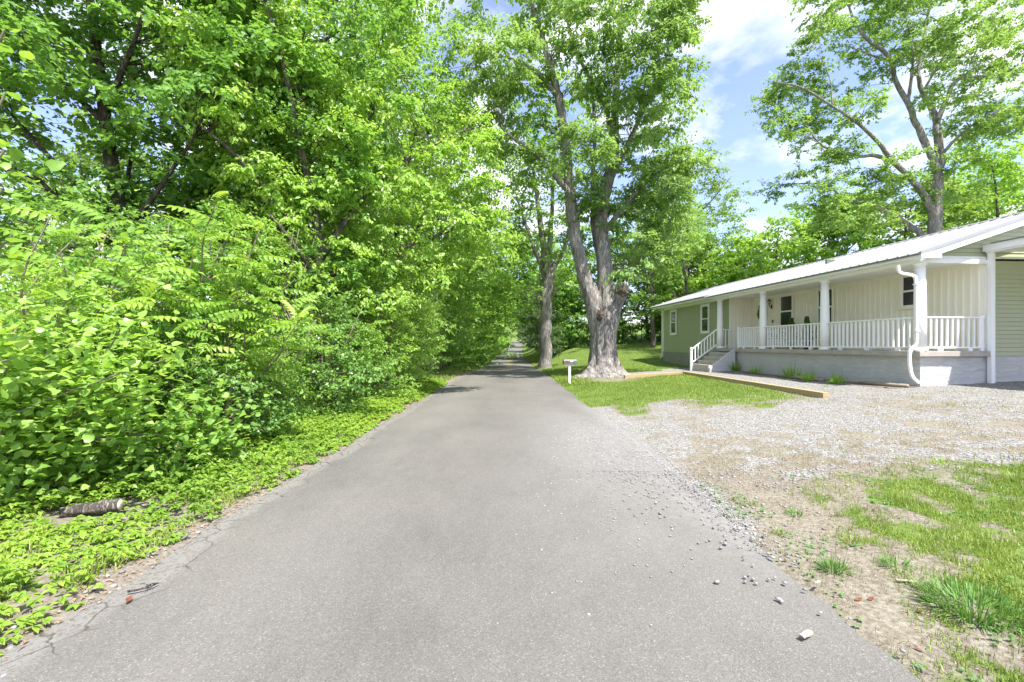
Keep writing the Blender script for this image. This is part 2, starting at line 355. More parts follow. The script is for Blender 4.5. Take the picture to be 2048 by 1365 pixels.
# ------------------------------------------------------------------ box helpers
def bm_new(): return bmesh.new()
def bx(bm, x0, x1, y0, y1, z0, z1):
    vs = [bm.verts.new(p) for p in ((x0, y0, z0), (x1, y0, z0), (x1, y1, z0), (x0, y1, z0), (x0, y0, z1), (x1, y0, z1), (x1, y1, z1), (x0, y1, z1))]
    for f in ((3, 2, 1, 0), (4, 5, 6, 7), (0, 1, 5, 4), (1, 2, 6, 5), (2, 3, 7, 6), (3, 0, 4, 7)): bm.faces.new([vs[i] for i in f])
def bobj(name, bm, mat, parent=None, bevel=0, smooth=False):
    bmesh.ops.recalc_face_normals(bm, faces=bm.faces)
    me = bpy.data.meshes.new(name); bm.to_mesh(me); bm.free()
    if smooth:
        for p in me.polygons: p.use_smooth = True
    o = link(name, me, mat, parent)
    if bevel:
        md = o.modifiers.new('bevel', 'BEVEL'); md.width = bevel; md.segments = 2; md.limit_method = 'ANGLE'
    return o
def box(name, dims, mat, parent=None, bevel=0):
    bm = bm_new(); bx(bm, *dims); return bobj(name, bm, mat, parent, bevel)
def prism(name, poly, y0, y1, mat, parent=None, axis='y'):
    """extrude polygon given in (x,z) along y, or (y,z) along x"""
    bm = bm_new(); a = []; b = []
    for (p, z) in poly:
        a.append(bm.verts.new((p, y0, z) if axis == 'y' else (y0, p, z))); b.append(bm.verts.new((p, y1, z) if axis == 'y' else (y1, p, z)))
    bm.faces.new(a); bm.faces.new(b[::-1]); n = len(a)
    for i in range(n): bm.faces.new((a[i], b[i], b[(i+1) % n], a[(i+1) % n]))
    return bobj(name, bm, mat, parent)
def tobj(name, P, r, mat, parent=None, sides=8):
    V, T = tube(P, r, sides); return link(name, npmesh(name, V, T, smooth=True), mat, parent)
def bar(bm, a, b, w, h=None):
    """square bar between two points"""
    h = h or w; a = Vector(a); b = Vector(b); d = (b-a).normalized(); s = d.cross(Vector((0, 0, 1)))
    s = Vector((1, 0, 0)) if s.length < 1e-3 else s.normalized(); u = s.cross(d)
    vs = [bm.verts.new(p+s*i*w/2+u*j*h/2) for p in (a, b) for i, j in ((-1, -1), (1, -1), (1, 1), (-1, 1))]
    for f in ((0, 1, 2, 3), (7, 6, 5, 4), (0, 4, 5, 1), (1, 5, 6, 2), (2, 6, 7, 3), (3, 7, 4, 0)): bm.faces.new([vs[i] for i in f])

# ================================================================== THE SETTING
def build_ground():
    xs = np.concatenate([-np.geomspace(900, 9, 40), np.arange(-8.6, -3, .3), np.arange(-3, 9, .1), np.arange(9, 16, .25), np.geomspace(16.2, 900, 44)])
    ys = np.concatenate([-np.geomspace(60, 1, 8), np.arange(0, 14, .1), np.arange(14, 26, .2), np.geomspace(26, 1500, 90)])
    X, Y = np.meshgrid(xs, ys); Z = ground_z(X, Y); nx, ny = len(xs), len(ys)
    g, v, d = masks(X, Y); V = np.stack([X, Y, Z], -1).reshape(-1, 3)
    i = np.arange(ny-1)[:, None]*nx+np.arange(nx-1)[None]; Q = np.stack([i, i+1, i+nx+1, i+nx], -1).reshape(-1, 4)
    me = npmesh('ground', V, Q, {'mask': np.stack([g, v, d], -1).reshape(-1, 3)}, True)
    m, nt, b = new_mat('ground_soil'); co = objcoord(nt)
    at = nt.nodes.new('ShaderNodeAttribute'); at.attribute_name = 'mask'; sp = nt.nodes.new('ShaderNodeSeparateColor'); nt.links.new(at.outputs['Color'], sp.inputs[0])
    n1 = noise(nt, 2.2, 6, .6, co); n2 = noise(nt, 28, 6, .65, co); n3 = noise(nt, 120, 3, .6, co); nf = noise(nt, .12, 4, .6, co)
    soil = ramp(nt, [(.3, (.13, .108, .084)), (.5, (.205, .18, .147)), (.72, (.31, .285, .245))], n2.outputs['Fac'])
    grs = ramp(nt, [(.3, (.075, .095, .03)), (.5, (.12, .17, .04)), (.7, (.19, .24, .06))], n2.outputs['Fac'])
    far = ramp(nt, [(.35, (.10, .17, .035)), (.65, (.15, .23, .05))], nf.outputs['Fac'])
    vo = nt.nodes.new('ShaderNodeTexVoronoi'); vo.inputs['Scale'].default_value = 48; nt.links.new(co, vo.inputs['Vector'])
    vs = nt.nodes.new('ShaderNodeSeparateColor'); nt.links.new(vo.outputs['Color'], vs.inputs[0])
    st = ramp(nt, [(0, (.17, .166, .157)), (.5, (.28, .274, .26)), (1, (.41, .403, .385))], vs.outputs[0])
    ve = ramp(nt, [(.25, (1, 1, 1)), (.6, (.45, .42, .38))], vo.outputs['Distance'])
    vmul = nt.nodes.new('ShaderNodeMath'); vmul.operation = 'MULTIPLY'; vmul.inputs[1].default_value = 1.0; nt.links.new(vo.outputs['Distance'], vmul.inputs[0])
    grav = mixc(nt, .8, st.outputs[0], mixc(nt, 1, st.outputs[0], ramp(nt, [(.35, (1, 1, 1)), (.75, (.5, .47, .43))], vmul.outputs[0]).outputs[0], 'MULTIPLY'))
    dry = ramp(nt, [(.3, (.135, .115, .085)), (.5, (.22, .195, .15)), (.7, (.31, .295, .25))], n2.outputs['Fac'])
    def edged(ch):
        a = nt.nodes.new('ShaderNodeMath'); a.operation = 'ADD'; nt.links.new(ch, a.inputs[0])
        s = nt.nodes.new('ShaderNodeMath'); s.operation = 'MULTIPLY_ADD'; s.inputs[1].default_value = .9; s.inputs[2].default_value = -.45
        nt.links.new(mixc(nt, .5, n1.outputs['Fac'], n2.outputs['Fac']), s.inputs[0]); nt.links.new(s.outputs[0], a.inputs[1])
        return ramp(nt, [(.4, (0, 0, 0)), (.6, (1, 1, 1))], a.outputs[0]).outputs[0]
    c = mixc(nt, edged(sp.outputs[2]), soil.outputs[0], dry.outputs[0])
    c = mixc(nt, edged(sp.outputs[1]), c, grav); c = mixc(nt, edged(sp.outputs[0]), c, mixc(nt, .4, grs.outputs[0], far.outputs[0]))
    nt.links.new(c, b.inputs['Base Color']); b.inputs['Roughness'].default_value = .95; b.inputs['Specular IOR Level'].default_value = .1
    bump(nt, b, mixc(nt, .5, n2.outputs['Fac'], n3.outputs['Fac']), .7, .02)
    o = link('ground', me, m); tag(o, 'uneven ground of lawn, gravel yard, dry grass and bare soil around the road', kind='structure')
build_ground()

def build_road():
    ys = np.concatenate([np.arange(-3, 30, .1), np.arange(30, 80, .5), np.arange(80, 230, 2)])
    K = 40; t = np.linspace(0, 1, K+1)
    Y, Tt = np.meshgrid(ys, t, indexing='ij'); cx = road_cx(Y)
    nl = (fbm(Y*1.3, Y*0+3)-.5)*.20+(fbm(Y*6, Y*0+8)-.5)*.09; nr = (fbm(Y*1.1, Y*0+13)-.5)*.14+(fbm(Y*7, Y*0+21)-.5)*.08
    xl = cx-2.22+nl; xr = cx+2.20+nr+.28*np.exp(-((Y-7.5)/2.5)**2)
    X = xl+(xr-xl)*Tt; Z = road_z(Y)+.012+.02*(1-((Tt-.5)*2)**2)-.012*np.exp(-np.minimum(Tt, 1-Tt)*60)+(fbm(X*.8, Y*.8)-.5)*.012
    V = np.stack([X, Y, Z], -1).reshape(-1, 3); ny = len(ys); k1 = K+1
    i = np.arange(ny-1)[:, None]*k1+np.arange(K)[None]; Q = np.stack([i, i+1, i+k1+1, i+k1], -1).reshape(-1, 4)
    el = np.clip(1-(X-xl)/.34+(fbm(X*3, Y*3)-.5)*.5, 0, 1)              # worn rim on the left
    dst = np.exp(-(((X-(1.55+.0*Y))/.95)**2+((Y-7.0)/2.9)**2))+.8*sstep(.5, .0, (xr-X))*sstep(2.5, 4, Y)*sstep(14, 10, Y)      # pale stone dust
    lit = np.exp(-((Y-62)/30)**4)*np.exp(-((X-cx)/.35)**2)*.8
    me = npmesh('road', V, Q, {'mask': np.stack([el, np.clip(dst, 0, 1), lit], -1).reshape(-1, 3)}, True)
    m, nt, b = new_mat('asphalt'); co = objcoord(nt)
    at = nt.nodes.new('ShaderNodeAttribute'); at.attribute_name = 'mask'; sp = nt.nodes.new('ShaderNodeSeparateColor'); nt.links.new(at.outputs['Color'], sp.inputs[0])
    vo = nt.nodes.new('ShaderNodeTexVoronoi'); vo.inputs['Scale'].default_value = 140; nt.links.new(co, vo.inputs['Vector'])
    vs = nt.nodes.new('ShaderNodeSeparateColor'); nt.links.new(vo.outputs['Color'], vs.inputs[0])
    ag = ramp(nt, [(0, (.118, .114, .105)), (.5, (.147, .142, .131)), (.93, (.162, .156, .144)), (.988, (.225, .218, .20))], vs.outputs[0])
    n2 = noise(nt, 160, 5, .7, co); n3 = noise(nt, .9, 5, .6, co); n4 = noise(nt, 9, 4, .6, objcoord(nt, (1, .35, 1)))
    fine = ramp(nt, [(.33, (.72, .72, .73)), (.5, (1, 1, 1)), (.68, (1.2, 1.19, 1.17))], n2.outputs['Fac'])
    patch = ramp(nt, [(.3, (.90, .90, .91)), (.7, (1.10, 1.09, 1.07))], mixc(nt, .35, n3.outputs['Fac'], n4.outputs['Fac']))
    c = mixc(nt, 1, mixc(nt, 1, ag.outputs[0], fine.outputs[0], 'MULTIPLY'), patch.outputs[0], 'MULTIPLY')
    sx = nt.nodes.new('ShaderNodeSeparateXYZ'); nt.links.new(co, sx.inputs[0])
    mr = nt.nodes.new('ShaderNodeMapRange'); mr.inputs[1].default_value = -2.6; mr.inputs[2].default_value = 2.0; nt.links.new(sx.outputs[0], mr.inputs[0])
    tr_ = ramp(nt, [(0, (.93,)*3), (.22, (1.05,)*3), (.42, (.97, .965, .96)), (.56, (.96,)*3), (.76, (1.06,)*3), (1, (.97,)*3)], mixc(nt, .06, mr.outputs[0], n3.outputs['Fac']))
    c = mixc(nt, 1, c, tr_.outputs[0], 'MULTIPLY'); nst = noise(nt, .55, 5, .65, objcoord(nt, (1, .5, 1)), .5)
    c = mixc(nt, 1, c, ramp(nt, [(.36, (.88, .88, .885)), (.5, (1, 1, 1)), (.66, (1.09, 1.08, 1.06))], nst.outputs['Fac']).outputs[0], 'MULTIPLY')
    nb = noise(nt, 14, 6, .65, co)
    f = nt.nodes.new('ShaderNodeMath'); f.operation = 'MULTIPLY'; nt.links.new(sp.outputs[1], f.inputs[0]); nt.links.new(ramp(nt, [(.3, (.25,)*3), (.65, (.8,)*3)], nb.outputs['Fac']).outputs[0], f.inputs[1])
    c = mixc(nt, f.outputs[0], c, (.26, .254, .243))
    nr_ = noise(nt, 38, 6, .75, co)
    rim = mixc(nt, ramp(nt, [(.50, (0,)*3), (.60, (.85,)*3)], nr_.outputs['Fac']).outputs[0], mixc(nt, 1, (.205, .20, .19), fine.outputs[0], 'MULTIPLY'), (.12, .095, .07))
    c = mixc(nt, ramp(nt, [(.25, (0,)*3), (.5, (.9,)*3)], sp.outputs[0]).outputs[0], c, rim)
    cv = nt.nodes.new('ShaderNodeTexVoronoi'); cv.feature = 'DISTANCE_TO_EDGE'; cv.inputs['Scale'].default_value = 2.6
    cn = noise(nt, 5, 5, .6, co); nt.links.new(mixc(nt, .12, co, cn.outputs['Color'], 'ADD'), cv.inputs['Vector'])
    ck = ramp(nt, [(.0, (.35, .33, .30)), (.018, (1, 1, 1))], cv.outputs['Distance'])
    ckm = ramp(nt, [(.05, (0,)*3), (.35, (1,)*3)], sp.outputs[0])
    c = mixc(nt, ckm.outputs[0], c, mixc(nt, 1, c, ck.outputs[0], 'MULTIPLY'))
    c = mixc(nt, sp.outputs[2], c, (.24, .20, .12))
    nt.links.new(c, b.inputs['Base Color']); b.inputs['Roughness'].default_value = .88; b.inputs['Specular IOR Level'].default_value = .25
    h = mixc(nt, .5, vo.outputs['Distance'], n2.outputs['Fac']); bump(nt, b, h, .65, .006)
    o = link('road', me, m); tag(o, 'narrow sun bleached asphalt country road running straight into the tree tunnel', kind='structure')
build_road()

# ================================================================== HOUSE
HX, HY = 10.76, 12.0; HR = R(4.65)
M_WHITE = simple('white_paint', (.87, .87, .86), .45, .03, 3, bmp=.05)
M_TRIM = simple('white_trim', (.87, .87, .86), .4, .03, 3, bmp=.03)
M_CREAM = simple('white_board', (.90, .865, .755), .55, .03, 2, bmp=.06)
M_GREEN = simple('green_vinyl_siding', (.40, .425, .28), .5, .04, 2, bmp=.08)
M_GRAVY = simple('dark_drip_edge', (.16, .19, .15), .4, .1, 6)
M_ROOF = simple('galvanised_roof', (.215, .217, .225), .55, .12, 1.5, metal=0, bmp=.05, stretch=(1, .3, 1), spec=.3)
M_GLASS, _nt, _b = new_mat('window_glass'); _b.inputs['Base Color'].default_value = (.035, .04, .042, 1); _b.inputs['Roughness'].default_value = .06; _b.inputs['Specular IOR Level'].default_value = .7
_n = noise(_nt, 1.4, 2, .5, objcoord(_nt)); bump(_nt, _b, _n.outputs['Fac'], .06, .02)
M_BLACK = simple('black_iron', (.018, .018, .02), .45, .2, 8)
M_WOOD = simple('treated_timber', (.41, .31, .16), .75, .22, 3, bmp=.3, stretch=(6, .6, 6))
M_POLE = simple('weathered_pole', (.30, .255, .20), .9, .3, 5, bmp=.4, stretch=(.5, 6, 6))
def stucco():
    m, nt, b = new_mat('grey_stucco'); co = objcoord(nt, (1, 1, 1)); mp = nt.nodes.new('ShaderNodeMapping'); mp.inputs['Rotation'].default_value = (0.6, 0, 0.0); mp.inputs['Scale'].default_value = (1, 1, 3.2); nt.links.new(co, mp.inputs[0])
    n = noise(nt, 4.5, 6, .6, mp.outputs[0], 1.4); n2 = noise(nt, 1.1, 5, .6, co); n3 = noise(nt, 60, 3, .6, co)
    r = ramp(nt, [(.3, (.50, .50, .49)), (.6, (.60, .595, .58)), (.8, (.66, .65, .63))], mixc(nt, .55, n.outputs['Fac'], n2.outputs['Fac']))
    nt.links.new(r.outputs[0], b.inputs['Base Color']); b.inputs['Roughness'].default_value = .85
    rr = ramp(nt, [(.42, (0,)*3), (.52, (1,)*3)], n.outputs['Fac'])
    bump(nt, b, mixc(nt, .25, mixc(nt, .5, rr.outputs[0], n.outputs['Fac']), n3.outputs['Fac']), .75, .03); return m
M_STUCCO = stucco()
M_CONC = simple('porch_concrete', (.40, .365, .325), .85, .2, 2.5, bmp=.35, bdist=.01)
M_STEP = simple('step_concrete', (.46, .42, .365), .85, .15, 3, bmp=.3)

DK = 1.38           # porch deck
CEIL = 3.80
house = empty('house', (HX, HY, 0), 'long single storey house in green and white siding with a white columned front porch', 'house', rz=HR)
def deck_z(): return DK
# foundation and deck
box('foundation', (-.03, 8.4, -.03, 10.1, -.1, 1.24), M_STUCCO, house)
box('foundation', (.72, 8.4, 10.1, 18.05, -.1, 1.08), simple('foundation_block', (.33, .31, .28), .9, .25, 5, bmp=.5), house)
# porch deck lip cast in sections
for i in range(7):
    a = -.16+i*1.466; box('deck_slab', (-.17, 1.86, a, a+1.460, 1.243, DK), M_CONC, house, .008)
# walls
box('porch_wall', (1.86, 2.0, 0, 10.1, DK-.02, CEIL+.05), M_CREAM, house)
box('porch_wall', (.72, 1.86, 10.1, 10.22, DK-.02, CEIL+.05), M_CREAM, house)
box('front_wall', (.72, .9, 10.22, 18.05, 1.08, CEIL+.12), simple('wall_sheathing', (.2, .23, .15)), house)
box('end_wall', (2.0, 8.3, .02, .14, 1.243, CEIL), M_GREEN, house)
box('far_end_wall', (.9, 8.3, 17.9, 18.05, 1.08, CEIL+.1), M_GREEN, house)
box('back_wall', (8.15, 8.3, .14, 17.9, 1.08, CEIL+.1), M_GREEN, house)
# vinyl siding courses, every course a board with its lip
def siding_mesh(length, h, axis):
    """a course with its bottom lip proud; axis y: runs along u and faces -x, axis x: runs along v and faces -y"""
    bm = bm_new(); prof = [(0, 0), (-.022, .0), (-.026, .008), (-.006, h*.98), (0, h)]
    a = []; b = []
    for p, z in prof:
        a.append(bm.verts.new((p, 0, z) if axis == 'y' else (0, p, z))); b.append(bm.verts.new((p, length, z) if axis == 'y' else (length, p, z)))
    bm.faces.new(a); bm.faces.new(b[::-1])
    for i in range(len(a)): bm.faces.new((a[i], b[i], b[(i+1) % len(a)], a[(i+1) % len(a)]))
    bmesh.ops.recalc_face_normals(bm, faces=bm.faces); me = bpy.data.meshes.new('siding_board'); bm.to_mesh(me); bm.free(); me.materials.append(M_GREEN); return me
ch = .118; me = siding_mesh(7.80, ch, 'y')
for k in range(24):
    o = link('siding_board', me, None, house); o.location = (.719, 10.225, 1.085+k*ch*.972)
me = siding_mesh(6.2, ch, 'x')
for k in range(20):
    o = link('siding_board', me, None, house); o.location = (2.06, .018, 1.25+k*ch*.972+.115*0)
# gable siding above, cut to the rake
EV, EZ, PT, RV = -.33, 3.91, .33, 4.0      # eave offset, eave height, pitch, ridge offset
def roof_z(v): return EZ+PT*(v-EV) if v < RV else EZ+PT*(2*RV-v-EV)
for k in range(13):
    z0 = 3.90+k*ch*.972; z1 = z0+ch
    l0 = EV+(z0-EZ+.17)/PT+.02; l1 = EV+(z1-EZ+.17)/PT+.02; l0 = max(l0, .55)
    if l1 > RV-.1: break
    r0 = 2*RV-l0; r1 = 2*RV-l1
    bm = bm_new(); V = [bm.verts.new(p) for p in ((l0, .0, z0), (r0, .0, z0), (r1, .022, z1), (l1, .022, z1), (l0, .05, z0), (r0, .05, z0), (r1, .05, z1), (l1, .05, z1))]
    for f in ((0, 1, 2, 3), (7, 6, 5, 4), (0, 4, 5, 1), (1, 5, 6, 2), (2, 6, 7, 3), (3, 7, 4, 0)): bm.faces.new([V[i] for i in f])
    bobj('gable_board', bm, M_GREEN, house)
prism('gable_wall', [(.4, 3.86), (7.6, 3.86), (RV, roof_z(RV)-.2)], .052, .12, M_GREEN, house)
box('gable_trim', (.22, 8.0, -.03, .05, 3.85, 3.895), M_TRIM, house)
box('corner_board', (1.88, 2.055, -.045, .018, DK+.01, 3.85), M_TRIM, house)
box('corner_board', (.685, .72, 17.97, 18.09, 1.08, CEIL), M_TRIM, house)
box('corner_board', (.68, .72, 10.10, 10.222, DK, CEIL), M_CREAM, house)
# board and batten on the porch
for k in range(49):
    u = .12+k*.2
    if any(a-.12 < u < b+.12 for a, b in ((1.66, 2.36), (5.07, 5.92), (7.27, 8.14), (8.87, 9.81))):
        if not (1.66-.12 < u < 2.36+.12): continue
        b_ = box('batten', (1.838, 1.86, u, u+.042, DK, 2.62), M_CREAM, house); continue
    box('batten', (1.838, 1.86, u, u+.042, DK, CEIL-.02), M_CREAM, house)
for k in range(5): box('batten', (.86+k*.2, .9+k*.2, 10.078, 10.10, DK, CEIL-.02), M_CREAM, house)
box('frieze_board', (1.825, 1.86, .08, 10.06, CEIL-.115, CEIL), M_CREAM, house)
# ceiling, soffit, fascia
box('porch_ceiling', (-.12, 1.86, -.05, 10.1, CEIL, CEIL+.04), M_WHITE, house)
box('porch_beam', (-.13, .13, -.13, 10.25, CEIL-.10, CEIL-.003), M_WHITE, house)
box('porch_beam', (.132, 1.86, -.10, .10, CEIL-.10, CEIL-.003), M_WHITE, house)
box('soffit', (EV+.02, -.122, -.3, 10.4, CEIL+.002, CEIL+.03), M_WHITE, house)
box('soffit', (.2, .72, 10.4, 18.35, 3.93, 3.96), M_WHITE, house)
box('fascia', (EV-.012, EV+.018, -.30, 10.42, CEIL-.01, EZ-.01), M_TRIM, house)
box('fascia', (.17, .198, 10.42, 18.37, 3.91, 4.06), M_TRIM, house)
box('frieze_board', (.69, .715, 10.24, 17.96, 3.80, 3.925), M_TRIM, house)
# rake board, boxed return at the eave
sl = math.hypot(1, PT)
def rake(v0, v1, y0, y1, up, dn, name, mat):
    prism(name, [(v0, roof_z(v0)+up), (v1, roof_z(v1)+up), (v1, roof_z(v1)-dn), (v0, roof_z(v0)-dn)], y0, y1, mat, house)
rake(EV-.0, RV, -.34, -.30, -.015, .20, 'rake_board', M_TRIM)
prism('rake_board', [(RV, roof_z(RV)-.015), (8.35, roof_z(8.35)-.015), (8.35, roof_z(8.35)-.2), (RV, roof_z(RV)-.2)], -.34, -.30, M_TRIM, house)
rake(EV-.02, RV, -.365, -.342, .035, .035, 'rake_trim', simple('grey_rake_trim', (.33, .34, .34), .4, .08, 4))
prism('gable_soffit', [(EV+.02, roof_z(EV)-.12), (RV, roof_z(RV)-.185), (8.3, roof_z(8.3)-.185), (8.3, roof_z(8.3)-.165), (RV, roof_z(RV)-.165), (EV+.02, roof_z(EV)-.1)], -.298, -.003, M_WHITE, house)
prism('eave_return', [(EV-.005, CEIL-.02), (.23, CEIL-.02), (.23, CEIL+.11), (EV-.005, EZ-.03)], -.36, -.02, M_TRIM, house)
# metal roof panels with standing ribs
def panel_mesh(v0, v1, w, z_off=0):
    bm = bm_new(); ribs = [0.0, w/3, 2*w/3]; prof = []
    for r in ribs: prof += [(r, .024), (r+.025, .024), (r+.04, 0), (r+w/3-.018, 0)]
    prof.append((w, .024)); rows = []
    for v in (v0, v1): rows.append([bm.verts.new((v, y, roof_z(v)+h+.004)) for y, h in prof])
    low = [bm.verts.new((v0, y, roof_z(v0)+h-.012)) for y, h in prof]
    for i in range(len(prof)-1):
        bm.faces.new((rows[0][i], rows[0][i+1], rows[1][i+1], rows[1][i])); bm.faces.new((low[i], low[i+1], rows[0][i+1], rows[0][i]))
    bmesh.ops.recalc_face_normals(bm, faces=bm.faces); me = bpy.data.meshes.new('roof_panel'); bm.to_mesh(me); bm.free(); me.materials.append(M_ROOF); return me
PW = .915
mA = panel_mesh(EV-.05, RV, PW); mB = panel_mesh(.12, RV, PW); mC = panel_mesh(8.38, RV, PW)
n_por = 12; y0 = -.36
for k in range(21):
    y = y0+k*(PW+.0006)
    o = link('roof_panel', mA if y < 10.2 else mB, None, house); o.location = (0, y, 0)
    o = link('back_roof_panel', mC, None, house); o.location = (0, y, 0)
prism('roof_deck', [(EV+.0, EZ-.025), (RV, roof_z(RV)-.025), (RV, roof_z(RV)-.10), (EV+.0, EZ-.06)], -.29, 10.40, M_WHITE, house)
prism('roof_deck', [(.2, roof_z(.2)-.025), (RV, roof_z(RV)-.025), (RV, roof_z(RV)-.10), (.2, roof_z(.2)-.09)], 10.44, 18.7, M_WHITE, house)
prism('roof_deck', [(8.3, roof_z(8.3)-.025), (RV+.01, roof_z(RV)-.025), (RV+.01, roof_z(RV)-.10), (8.3, roof_z(8.3)-.09)], -.29, 18.7, M_WHITE, house)
def ridge():
    bm = bm_new(); P = [(RV-.18, roof_z(RV-.18)+.028), (RV, roof_z(RV)+.045), (RV+.18, roof_z(RV+.18)+.028)]
    a = [bm.verts.new((p, -.37, z)) for p, z in P]; b = [bm.verts.new((p, 18.86, z)) for p, z in P]
    for i in range(2): bm.faces.new((a[i], a[i+1], b[i+1], b[i]))
    bobj('ridge_cap', bm, M_ROOF, house)
ridge()
box('drip_edge', (EV-.055, EV-.014, -.355, 10.42, EZ-.055, EZ-.012), M_GRAVY, house)
box('drip_edge', (.13, .168, 10.44, 18.86, roof_z(.12)-.045, roof_z(.12)-.004), M_GRAVY, house)
# windows: outer trim, sashes, panes
def window(plane, u0, u1, z0, z1, trim=.09, sill=True, frame=M_TRIM):
    w = empty_child('window', (0, 0, 0), house); p = plane
    bm = bm_new(); t = trim
    bx(bm, p-.045, p, u0-t, u0, z0-t, z1+t); bx(bm, p-.045, p, u1, u1+t, z0-t, z1+t)
    bx(bm, p-.045, p, u0, u1, z1, z1+t); bx(bm, p-.05, p, u0, u1, z0-t, z0)
    bobj('frame', bm, frame, w, .004)
    zm = (z0+z1)/2
    for (a, b, off) in ((zm, z1, -.012), (z0, zm, -.024)):
        bm = bm_new(); f = .035
        bx(bm, p+off-.01, p+off+.012, u0+.004, u0+f, a, b); bx(bm, p+off-.01, p+off+.012, u1-f, u1-.004, a, b)
        bx(bm, p+off-.01, p+off+.012, u0+f, u1-f, a, a+f*.9); bx(bm, p+off-.01, p+off+.012, u0+f, u1-f, b-f*.9, b-.001)
        bobj('sash', bm, M_TRIM, w, .003)
        box('pane', (p+off-.002, p+off+.004, u0+f, u1-f, a+f*.9, b-f*.9), M_GLASS, w)
def empty_child(name, loc, parent):
    o = bpy.data.objects.new(name, None); COL.objects.link(o); o.parent = parent; o.location = loc; o.empty_display_size = .1; return o
for (u0, u1) in ((16.12, 16.80), (12.20, 12.88)): window(.690, u0, u1, 2.27, 3.63, .12)
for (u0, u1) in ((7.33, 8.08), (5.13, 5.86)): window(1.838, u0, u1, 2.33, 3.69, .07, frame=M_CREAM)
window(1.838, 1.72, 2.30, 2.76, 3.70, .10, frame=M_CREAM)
# front door with its pane
dr = empty_child('door', (0, 0, 0), house)
box('panel', (1.815, 1.86, 8.93, 9.75, DK, 3.50), M_WHITE, dr, .004)
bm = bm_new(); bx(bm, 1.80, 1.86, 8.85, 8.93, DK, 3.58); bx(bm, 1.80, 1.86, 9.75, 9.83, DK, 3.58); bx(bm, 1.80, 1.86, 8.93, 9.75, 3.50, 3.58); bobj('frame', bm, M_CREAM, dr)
bm = bm_new(); bx(bm, 1.806, 1.815, 9.05, 9.63, 2.90, 3.42); bobj('pane', bm, M_GLASS, dr)
for a, b in ((9.02, 9.30), (9.38, 9.66)):
    bm = bm_new()
    for z0, z1 in ((1.5, 2.0), (2.1, 2.75)): bx(bm, 1.808, 1.815, a, b, z0, z1)
    bobj('raised_panel', bm, M_WHITE, dr, .003)
V, T = tube([(1.80, 9.0, 2.35), (1.76, 9.0, 2.35), (1.745, 9.0, 2.35)], [.012, .014, .03], 8); link('handle', npmesh('handle', V, T, smooth=True), M_BLACK, dr)
# wall lantern and doorbell
wl = empty_child('wall_lantern', (1.86, 8.72, 3.40), house)
tobj('bracket', [(-.0, 0, -.12), (-.05, 0, -.16), (-.12, 0, -.10), (-.13, 0, -.04)], [.02, .011, .011, .014], M_BLACK, wl, 6)
tobj('mounting_plate', [(-.012, 0, -.2), (-.012, 0, -.02)], .035, M_BLACK, wl, 6)
tobj('lamp_roof', [(-.13, 0, .16), (-.13, 0, .21), (-.13, 0, .25)], [.10, .045, .008], M_BLACK, wl, 6)
tobj('lamp_glass', [(-.13, 0, -.02), (-.13, 0, .155)], [.045, .075], simple('lantern_glass', (.55, .52, .42), .15, .05, bmp=0), wl, 6)
for k in range(6):
    a = k*PI/3; tobj('cage_bar', [(-.13+.047*math.cos(a), .047*math.sin(a), -.03), (-.13+.078*math.cos(a), .078*math.sin(a), .16)], .006, M_BLACK, wl, 4)
box('doorbell', (1.815, 1.838, 8.60, 8.655, 2.55, 2.68), M_BLACK, house, .004)
# columns: tapered shaft, collar and base
def column(u, v=0):
    c = empty_child('column', (v, u, DK), house); H = CEIL-.10-DK
    tobj('shaft', [(0, 0, .10), (0, 0, H*.35), (0, 0, H*.7), (0, 0, H-.10)], [.140, .139, .128, .112], M_WHITE, c, 28)
    tobj('collar', [(0, 0, H-.20), (0, 0, H-.185), (0, 0, H-.17)], [.117, .126, .117], M_WHITE, c, 28)
    tobj('capital', [(0, 0, H-.10), (0, 0, H-.05), (0, 0, H-.045), (0, 0, H-.002)], [.115, .135, .15, .15], M_WHITE, c, 28)
    tobj('base', [(0, 0, .002), (0, 0, .05), (0, 0, .06), (0, 0, .10)], [.165, .165, .152, .142], M_WHITE, c, 28)
for k in range(4): column(k*3.278)
# railings
def railing(a, b, posts=(), pitch=.155):
    """a, b: (v, u) ends on the deck"""
    r = empty_child('railing', (a[0], a[1], DK), house); dv, du = b[0]-a[0], b[1]-a[1]; L = math.hypot(dv, du); r.rotation_euler = (0, 0, math.atan2(du, dv))
    bm = bm_new(); bx(bm, 0, L, -.045, .045, .875, .915); bobj('top_rail', bm, M_TRIM, r, .006)
    bm = bm_new(); bx(bm, 0, L, -.03, .03, .075, .12); bobj('bottom_rail', bm, M_TRIM, r, .004)
    n = max(1, round(L/pitch)-1)
    bmb = bm_new(); bx(bmb, -.021, .021, -.021, .021, .121, .874); me = bpy.data.meshes.new('baluster'); bmb.to_mesh(me); bmb.free(); me.materials.append(M_TRIM)
    for k in range(n):
        o = link('baluster', me, None, r); o.location = ((k+1)*L/(n+1), 0, 0)
    nb = max(2, int(L/1.2)+1)
    for k in range(nb): box('block', ((k+.5)*L/nb-.06, (k+.5)*L/nb+.06, -.028, .028, .002, .074), M_TRIM, r)
    for p in posts: box('newel_post', (p*L-.045, p*L+.045, -.046, .046, .002, .95), M_TRIM, r, .006)
railing((0, .15), (0, 3.13)); railing((0, 3.43), (0, 6.41)); railing((0, 6.71), (0, 8.28), (1.0,)); railing((.15, 0), (1.86, 0), (.94,)); railing((.14, 9.9), (.66, 9.9), (0.02,))
